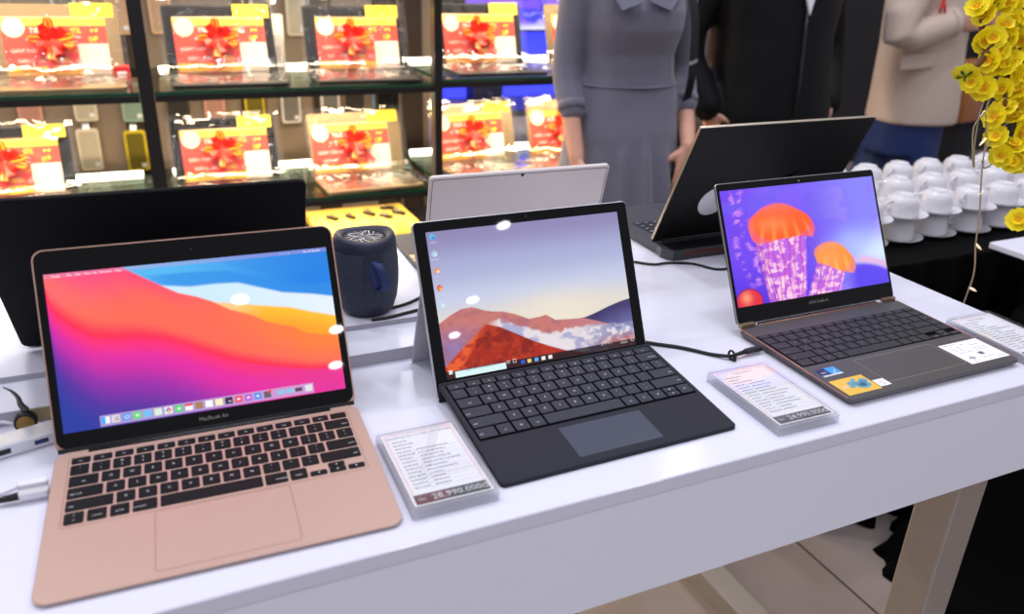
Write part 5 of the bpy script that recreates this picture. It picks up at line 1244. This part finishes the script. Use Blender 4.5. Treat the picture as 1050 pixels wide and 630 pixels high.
mb = MB(); mb.loft([ring(at3(a0, 0, z), a, b, yw, 28, 2.5) for a0, z, a, b in ((.02, .705, .150, .168), (.02, .76, .150, .166), (.01, .88, .146, .158), (.0, 1.0, .142, .150), (-.01, 1.15, .150, .148), (-.02, 1.27, .150, .120), (-.02, 1.34, .115, .095), (-.02, 1.38, .072, .075))])
for s in 'lr': limb(mb, [J['sh' + s], J['el' + s], Vector(J['el' + s]).lerp(Vector(J['wr' + s]), .92)], [.066, .062, .050], 18)
cloth('blazer', mb, BEIGE, rt, off, .008, 5)
mb = MB(); c = Vector(at3(-.108, -.143, .952)); M = Matrix(((f.x, -sd.x, 0, c.x), (f.y, -sd.y, 0, c.y), (0, 0, 1, c.z), (0, 0, 0, 1)))
mb.slab(.145, .055, .012, -.006, .010, .003, 4, M=M @ Rm(-.09, 'Y') @ Rm(-PI / 2, 'X')); plain('pocket_flap', mb, BEIGE, rt, off)
mb = MB(); q = Vector(J['ell']).lerp(Vector(J['wrl']), .86); dq = (Vector(J['wrl']) - Vector(J['ell'])).normalized(); mb.tube([q, q + dq * .03], [.0535, .0525], 20); plain('cuff', mb, BEIGE, rt, off)
mb = MB(); limb(mb, [at3(-.075, -.165, 1.20), at3(-.07, -.168, 1.165)], [.004, .004], 8); limb(mb, [at3(-.07, -.166, 1.165), at3(-.08, -.170, 1.130)], [.006, .004], 8); limb(mb, [at3(-.07, -.166, 1.17), at3(-.055, -.168, 1.130)], [.006, .004], 8); plain('ribbon_pin', mb, pm('red_ribbon', (214, 40, 36), .5), rt, off)
mb = MB()
for s in 'lr': limb(mb, [J['hip' + s], J['knee' + s], Vector(J['ankle' + s]) + Vector((0, 0, -.02))], [.080, .10, .10], 16)
mb.loft([ring(at3(0, 0, z), a, b, yw) for z, a, b in ((.58, .135, .15), (.74, .130, .145), (.86, .11, .12))])
cloth('trousers', mb, NAVT, rt, off, .010, 4)
shoes(rt, off, J, yw, pm('black_shoe_leather', (22, 20, 20), .35))

# --- person in dark clothes further right, with a tan bag
Y = 2.12; qx = 3.42; yw2 = math.radians(-35)
f = Vector((math.sin(yw2), -math.cos(yw2), 0)); sd = Vector((math.cos(yw2), math.sin(yw2), 0))
def at4(a, b, z): v = Vector((qx, Y, 0)) + f * a + sd * b; return (v.x, v.y, z)
J = dict(hipl=at4(0, -.09, .78), hipr=at4(0, .09, .78), kneel=at4(.01, -.09, .44), kneer=at4(0, .09, .44), anklel=at4(-.02, -.09, .085), ankler=at4(-.02, .09, .085),
         shl=at4(0, -.19, 1.29), shr=at4(0, .19, 1.29), ell=at4(.0, -.25, 1.0), elr=at4(.0, .25, 1.0), wrl=at4(.18, -.16, .90), wrr=at4(.18, .14, .92),
         pelvis=at4(0, 0, .82), chest=at4(0, 0, 1.15), neck=at4(0, .0, 1.37))
rt, off = person('person in dark clothes with maroon sleeves behind the yellow blossoms', (qx, Y, 0), J, yw2, (.165, .11), [dict(wrist=J['wrl'], d=f + sd * .4, nrm=sd, thumb=(0, 0, 1), curl=.7), dict(wrist=J['wrr'], d=f - sd * .4, nrm=-sd, thumb=(0, 0, 1), curl=.7)], False, at4(.01, 0, 1.53))
mb = MB(); mb.loft([ring(at4(0, 0, z), a, b, yw2, 28, 2.5) for z, a, b in ((.66, .24, .17), (.80, .225, .16), (1.0, .205, .15), (1.18, .21, .145), (1.29, .19, .12), (1.36, .08, .08))])
cloth('vest', mb, pm('dark_padded_vest', (24, 24, 30), .6, vary=.1), rt, off, .010, 5)
mb = MB()
for s in 'lr': limb(mb, [J['sh' + s], J['el' + s], Vector(J['el' + s]).lerp(Vector(J['wr' + s]), .92)], [.076, .066, .050], 18)
cloth('sleeves', mb, pm('maroon_sleeve', (92, 34, 38), .7, vary=.08), rt, off, .009, 4)
mb = MB()
for s in 'lr': limb(mb, [J['hip' + s], J['knee' + s], Vector(J['ankle' + s]) + Vector((0, 0, -.02))], [.12, .10, .085], 16)
mb.loft([ring(at4(0, 0, z), a, b, yw2) for z, a, b in ((.64, .18, .14), (.78, .19, .15), (.86, .18, .14))])
cloth('trousers', mb, pm('charcoal_trousers', (30, 30, 38), .7), rt, off, .010, 4)
shoes(rt, off, J, yw2, pm('black_shoe_leather', (22, 20, 20), .35))
hb_ = thing('handbag', 'tan leather handbag hanging beside the beige blazer', 'bag', (3.14, 1.80, .69), .2)
TANL = pm('tan_leather', (170, 104, 50), .45, vary=.08)
mb = MB(); mb.loft([ring((0, 0, z), a, b, 0, 24, 5) for z, a, b in ((0, .085, .05), (.01, .095, .055), (.18, .088, .05), (.245, .080, .03), (.25, .076, .02))]); mb.build('pouch', TANL, hb_)
mb = MB(); mb.tube(smooth_path([(-.07, 0, .235), (-.06, .0, .33), (-.03, .0, .375), (.04, .0, .33), (.07, 0, .235)], 6), .006, 8); mb.build('strap', BLACKP, hb_)
# ------------------------------------------------------------------ buffet table with stacked cups
CLOTHB = pm('black_table_cloth', (5, 5, 5), .9, vary=.3, scale=8, spec=.1)
TBZ = .68
bt = thing('buffet_table', 'buffet table draped in black pleated cloth beyond the end of the white table', 'table', (2.05, .93, 0))
mb = MB(); mb.slab(1.30, .68, .01, TBZ - .03, TBZ - .004, .003, 3); mb.build('tabletop', pm('board_brown', (120, 96, 70), .6), bt)
for sx in (-.6, .6):
    for sy in (-.29, .29):
        mb = MB(); mb.cyl((sx, sy, 0), (sx, sy, TBZ - .031), .018, n=12); mb.build('leg', LEGM, bt)
per = rrect(1.312, .692, .03, 4); L_ = []                       # pleated skirt following the table's edge
tot = 0
for i in range(len(per)):
    a, b = Vector((*per[i], 0)), Vector((*per[(i + 1) % len(per)], 0)); n = max(1, int((b - a).length / .012))
    for k in range(n): L_.append(a.lerp(b, k / n))
N = len(L_); rings = []
for z, amp in ((TBZ, 0), (TBZ - .006, .002), (TBZ - .06, .006), (.35, .018), (.10, .026), (.004, .034)):
    rr = []
    for i, p in enumerate(L_):
        t = (L_[(i + 1) % N] - L_[i - 1]).normalized(); nrm = Vector((t.y, -t.x, 0)); ph = i * .012
        rr.append(p + nrm * (.004 + amp * (1 + math.sin(ph * 52 + .8 * math.sin(ph * 9)))) + Vector((0, 0, z)))
    rings.append(rr)
mb = MB(); mb.loft(rings[::-1], 0, True, False); b0 = len(mb.v) - N; mb.f.append(tuple(b0 + i for i in range(N))); mb.m.append(0); mb.s.append(False)
mb.build('tablecloth', CLOTHB, bt)

PORC = pm('white_porcelain', (216, 214, 218), .14, vary=.01)
def cup_mesh():
    mb = MB(); mb.lathe([(.0395, 0), (.0408, .0012), (.0405, .004), (.0392, .018), (.0372, .030), (.0330, .0395), (.0260, .0440), (.0235, .0452), (.0228, .0485), (.0205, .0488), (.0195, .0462), (.0001, .0458)], 32)
    mb.lathe([(.0395, 0), (.0380, .001), (.0370, .018), (.031, .037), (.0001, .041)], 32)
    return mb.mesh('cup', PORC)
def handle_mesh():
    mb = MB(); mb.tube(smooth_path([(.0380, 0, .0165), (.048, 0, .0150), (.0555, 0, .022), (.051, 0, .031), (.0345, 0, .0345)], 5), .0034, 8); return mb.mesh('handle', PORC)
def saucer_mesh():
    mb = MB(); mb.lathe([(.0001, .0035), (.030, .0035), (.034, .0040), (.050, .0080), (.0600, .0125), (.0612, .0125), (.0605, .0110), (.050, .0058), (.036, .0010), (.033, 0), (.0001, 0)], 36)
    return mb.mesh('saucer', PORC)
CUPM, HANM, SAUM = cup_mesh(), handle_mesh(), saucer_mesh()
rowsx = [(.722, [1.470, 1.583, 1.697, 1.812, 1.927, 2.042]), (.842, [1.588, 1.704, 1.822, 1.940, 2.058, 2.176]), (.964, [1.612, 1.728, 1.843, 1.957, 2.073, 2.190])]
rn = ['front', 'second', 'back']
od = ['first', 'second', 'third', 'fourth', 'fifth', 'sixth']
ct_ = random.Random(3)
for ri, (yy, xs) in enumerate(rowsx):
    for ci, xx in enumerate(xs):
        yj = yy + ct_.uniform(-.004, .004); ang = ct_.uniform(2.2, 3.3)
        for lv in range(2):
            zb_ = TBZ + lv * .0555
            s = link('saucer', SAUM); s.location = (xx, yj, zb_)
            tag(s, '%s saucer, %s cup stack from the left, %s row on the black table' % (['lower', 'upper'][lv], od[ci], rn[ri]), 'saucer', 'white saucers on the black table')
            c = thing('cup', '%s upturned white cup of the %s stack from the left in the %s row' % (['lower', 'upper'][lv], od[ci], rn[ri]), 'cup', (xx, yj, zb_ + .0063), ang + lv * .3, 'upturned white cups on the black table')
            link('body', CUPM, c); link('handle', HANM, c)

# ------------------------------------------------------------------ black draped stool and white side table at the right
ds = thing('draped_stool', 'low black cloth-covered stand on the floor right of the white table', 'stand', (1.90, .22, 0))
mb = MB(); rs = random.Random(9)
def drape(z, gx, gy, amp, n=64):
    o = []
    for k in range(n):
        a = 2 * PI * k / n; ca, sa = math.cos(a), math.sin(a); e = .35
        w = amp * (math.sin(a * 11) + .6 * math.sin(a * 7 + 1))
        o.append((math.copysign(abs(ca) ** e, ca) * (gx + w), math.copysign(abs(sa) ** e, sa) * (gy + w), z))
    return o
mb.loft([drape(.002, .50, .27, .020), drape(.02, .46, .265, .02), drape(.12, .38, .26, .016), drape(.40, .32, .255, .010), drape(.58, .285, .25, .003), drape(.60, .275, .24, 0)])
mb.build('cloth', CLOTHB, ds)
wt = thing('side_table', 'white side table whose corner juts in at the right edge of the photo', 'table', (2.02, .29, 0))
mb = MB(); mb.slab(.72, .50, .004, .708, .722, .002, 3); mb.build('tabletop', WHITE, wt)
mb = MB(); mb.cyl((.10, 0, .6075), (.10, 0, .7075), .03, n=16); mb.slab(.3, .3, .01, .6005, .6075, .001, 3, cx=.10); mb.build('pedestal', LEGM, wt)

# ------------------------------------------------------------------ yellow apricot blossom tree
BARK = pm('brown_bark', (104, 72, 44), .8, vary=.25, scale=60); PETAL = pm('yellow_petal', (255, 232, 28), .5, vary=.06, scale=200); CENT = pm('orange_flower_centre', (250, 178, 24), .5); SEP = pm('green_sepal', (52, 92, 40), .6)
tr = thing('blossom_tree', 'potted yellow apricot blossom tree reaching in from the right edge', 'plant', (1.50, -.30, 0)); o_ = Vector((1.50, -.30, 0))
mb = MB(); mb.lathe([(.001, .002), (.12, .002), (.15, .02), (.18, .26), (.19, .28), (.165, .28), (.155, .24), (.001, .24)], 32); mb.build('pot', pm('brown_glazed_pot', (120, 60, 36), .25), tr)
def P3(*a): return [Vector(p) - o_ for p in a]
mb = MB()
mb.tube(smooth_path(P3((1.50, -.30, .23), (1.51, -.26, .55), (1.52, -.08, .85), (1.50, .10, 1.02), (1.46, .24, 1.14), (1.40, .33, 1.22), (1.36, .40, 1.30)), 4), [.03 - .0009 * i for i in range(25)], 10)
for pts in (((1.535, .115, .98), (1.44, .19, .985), (1.36, .26, .99), (1.30, .29, 1.00), (1.272, .303, 1.02)),
            ((1.40, .33, 1.22), (1.34, .36, 1.19), (1.30, .352, 1.12), (1.28, .33, 1.075), (1.274, .318, 1.03)),
            ((1.40, .33, 1.22), (1.33, .385, 1.235), (1.275, .402, 1.21), (1.262, .385, 1.165), (1.268, .37, 1.145)),
            ((1.44, .27, 1.16), (1.36, .335, 1.14), (1.315, .34, 1.12), (1.302, .325, 1.08), (1.288, .308, 1.03)),
            ((1.275, .375, 1.165), (1.258, .372, 1.14), (1.243, .372, 1.122), (1.232, .370, 1.112)),
            ((1.49, .16, .95), (1.40, .21, .92), (1.33, .235, .905), (1.282, .248, .900))):
    sp_ = smooth_path(P3(*pts), 4); mb.tube(sp_, list(np.linspace(.0075, .0022, len(sp_))), 7)
mb.build('branch', BARK, tr)
def flower_mesh(seed):
    mb = MB(); r_ = random.Random(seed)
    for lay in range(2):
        for k in range(5):
            a = 2 * PI * (k + .5 * lay) / 5 + r_.uniform(-.12, .12); up = .10 + .34 * lay; vs = []
            Mk = Rm(a, 'Z') @ Rm(-up, 'Y'); s = (1.0, .72)[lay]
            for i in range(5):
                t = i / 4; wv = .0012 + .0098 * math.sin(PI * min(1, t * .62 + .10)) ** 1.2
                for sgn in (-1, 0, 1): vs.append(Mk @ Vector((t * .0188 * s, sgn * wv * s, .0030 * lay + .0035 * t * t + abs(sgn) * .0022 + r_.uniform(-.0006, .0006))))
            mb.add(vs, [(i * 3 + q, i * 3 + q + 1, i * 3 + q + 4, i * 3 + q + 3) for i in range(4) for q in (0, 1)], 0, True)
    mb.ball((0, 0, .0045), (.0042, .0042, .003), 10, 6, 1)
    for k in range(10): a = 2 * PI * k / 10; mb.tube([(0.002 * math.cos(a), .002 * math.sin(a), .004), (.0055 * math.cos(a), .0055 * math.sin(a), .0105)], .0004, 4, 1)
    for k in range(5): a = 2 * PI * k / 5; mb.add([(0, 0, -.001), (.010 * math.cos(a - .25), .010 * math.sin(a - .25), -.0005), (.014 * math.cos(a), .014 * math.sin(a), .0008), (.010 * math.cos(a + .25), .010 * math.sin(a + .25), -.0005)], [(0, 1, 2, 3)], 2)
    mb.tube([(0, 0, 0), (0, 0, -.010)], .0012, 5, 2)
    return mb.mesh('flower', [PETAL, CENT, SEP])
FM = [flower_mesh(s) for s in range(4)]
FP = [(1.261, .408, 1.218), (1.269, .395, 1.2), (1.286, .398, 1.222), (1.308, .389, 1.224), (1.227, .374, 1.116), (1.236, .365, 1.106), (1.258, .381, 1.16), (1.277, .38, 1.175), (1.296, .378, 1.19), (1.311, .374, 1.195), (1.3, .366, 1.169), (1.319, .356, 1.167), (1.321, .385, 1.227), (1.249, .35, 1.087), (1.27, .366, 1.139), (1.283, .365, 1.151), (1.271, .355, 1.117), (1.299, .349, 1.133), (1.278, .337, 1.088), (1.298, .338, 1.108), (1.311, .337, 1.118), (1.264, .328, 1.055), (1.276, .324, 1.059), (1.303, .326, 1.089), (1.3, .319, 1.07), (1.289, .312, 1.045), (1.285, .352, 1.125), (1.259, .314, 1.023), (1.265, .301, 1.001), (1.283, .297, 1.009), (1.276, .29, .987), (1.295, .302, 1.031), (1.272, .403, 1.219), (1.29, .283, .987), (1.274, .248, .9), (1.323, .37, 1.199), (1.31, .30, 1.05), (1.325, .33, 1.10), (1.335, .36, 1.15), (1.33, .40, 1.22), (1.34, .31, 1.06), (1.32, .27, 1.0), (1.295, .405, 1.235), (1.268, .415, 1.235)]
fr_ = random.Random(12)
toc = Vector((-1.25, -.92, .12)).normalized()
for k, p in enumerate(FP):
    d = (toc + Vector((fr_.uniform(-.7, .7), fr_.uniform(-.5, .7), fr_.uniform(-.3, .8)))).normalized()
    if k in (4,): d = Vector((.5, .5, .6)).normalized()
    o = link('flower', FM[k % 4], tr); o.matrix_local = Matrix.Translation(Vector(p) - o_ + Vector((fr_.uniform(-.006, .006),) * 3)) @ d.to_track_quat('Z', 'Y').to_matrix().to_4x4() @ Rm(fr_.uniform(0, 6), 'Z') @ Matrix.Scale(fr_.uniform(.92, 1.1), 4)
# fairy-light wire hanging from the branches
WIRE = pm('tan_wire', (150, 132, 104), .6); BULB = pm('clear_bulb', (230, 220, 200), .2, emit=(255, 230, 180), estr=.6)
fl = thing('fairy_lights', 'thin tan fairy-light wire hanging from the blossom branches in front of the cups', 'string lights', (1.262, .345, 1.10)); o_ = Vector((1.262, .345, 1.10))
mb = MB()
for pts in (((1.268, .345, 1.10), (1.251, .339, 1.066), (1.244, .322, 1.022), (1.229, .301, .964), (1.217, .278, .905), (1.204, .262, .861), (1.192, .243, .815), (1.178, .235, .74), (1.19, .21, .60)),
            ((1.262, .345, 1.10), (1.249, .338, 1.060), (1.226, .334, 1.036), (1.218, .318, .995), (1.221, .312, .975), (1.226, .325, 1.010), (1.240, .340, 1.055), (1.262, .352, 1.09)),
            ((1.30, .33, 1.04), (1.262, .315, 1.025), (1.235, .31, 1.005), (1.222, .30, .985)), ((1.30, .34, .99), (1.27, .318, .975), (1.246, .312, .972), (1.236, .312, .985))):
    mb.tube(smooth_path(P3(*pts), 6), .0013, 6)
mb.build('wire', WIRE, fl)
for p, d in (((1.204, .262, .861), (.6, -.2, -.5)), ((1.186, .240, .795), (.7, -.2, -.35)), ((1.249, .338, 1.060), (-.4, .2, -.9)), ((1.222, .290, .935), (.7, .3, .2)), ((1.24, .318, 1.02), (-.6, 0, -.6))):
    d = Vector(d).normalized(); mb = MB(); q = Vector(p) - o_; mb.tube([q, q + d * .010, q + d * .016], [.0018, .0020, .0008], 8); mb.build('bulb', BULB, fl)
# ------------------------------------------------------------------ daylight-white ceiling spots of the shop, plus added fill lamps
def spot(x, y, p, r=.07, z=3.0, col=(.95, .955, 1.07)):
    add_area('ceiling_or_fill_lamp', (x, y, z), 2 * r, 2 * r, p, col, shape='DISK')
LP = 4.3
for x, y in ((2.12, -3.17), (2.2, -4.28), (2.21, -4.94), (.12, -3.02), (.69, -3.54), (.70, -4.05), (2.57, 2.57), (1.47, 4.35)): spot(x, y, LP * .5, .042)
spot(3.76, 3.30, LP * .8, .05)
for x in (-1.6, -.4, .8, 2.0):
    for y, k in ((-1.9, .8), (.45, 1.0), (1.2, 2.0)): spot(x, y, LP * k)  # added unseen lamp rows, placed to fill the table and people
AMB_LOW, AMB_TOP = (.42, .415, .475), (.92, .92, 1.0)
w = bpy.data.worlds.new('shop'); SC.world = w; w.use_nodes = True
nt = w.node_tree; bgn = nt.nodes['Background']                  # ambient fill shaped as a pale ceiling overhead, dimmer shop all round
tc = nt.nodes.new('ShaderNodeTexCoord'); sx = nt.nodes.new('ShaderNodeSeparateXYZ'); nt.links.new(tc.outputs['Generated'], sx.inputs[0])
rp = nt.nodes.new('ShaderNodeValToRGB'); nt.links.new(sx.outputs['Z'], rp.inputs['Fac'])
e = rp.color_ramp.elements; e[0].position = 0.0; e[0].color = (*AMB_LOW, 1); e[1].position = 1.0; e[1].color = (*AMB_TOP, 1)
for pos in (.68, .80):
    q = e.new(pos); q.color = (*(AMB_LOW if pos < .7 else AMB_TOP), 1)
nt.links.new(rp.outputs['Color'], bgn.inputs['Color']); bgn.inputs['Strength'].default_value = 1.0

# ------------------------------------------------------------------ camera
cam = bpy.data.cameras.new('camera'); co = bpy.data.objects.new('camera', cam); COL.objects.link(co)
cam.sensor_width = 36.0; cam.lens = 36.0 * 817.37 / 1050.0; cam.clip_start = .02
r_, u_, f_ = Vector((.9129, -.4070, .0305)), Vector((.1380, .3782, .9154)), Vector((.3841, .8315, -.4015))
f_.normalize(); r_ = (r_ - f_ * r_.dot(f_)).normalized(); u_ = r_.cross(f_)
co.matrix_world = Matrix(((r_.x, u_.x, -f_.x, 0), (r_.y, u_.y, -f_.y, -.5502), (r_.z, u_.z, -f_.z, 1.2656), (0, 0, 0, 1)))
cam.dof.use_dof = True; cam.dof.focus_distance = 1.10; cam.dof.aperture_fstop = 4.0
SC.camera = co
SC.cycles.use_denoising = True
SC.cycles.max_bounces = 8; SC.cycles.transparent_max_bounces = 24; SC.cycles.sample_clamp_indirect = 6.0
SC.cycles.caustics_reflective = False; SC.cycles.caustics_refractive = False
vs_ = SC.view_settings
vs_.view_transform = 'Standard'; vs_.look = 'None'; vs_.exposure = 0.0; vs_.gamma = 1.0; vs_.use_curve_mapping = False
SC.display_settings.display_device = 'sRGB'
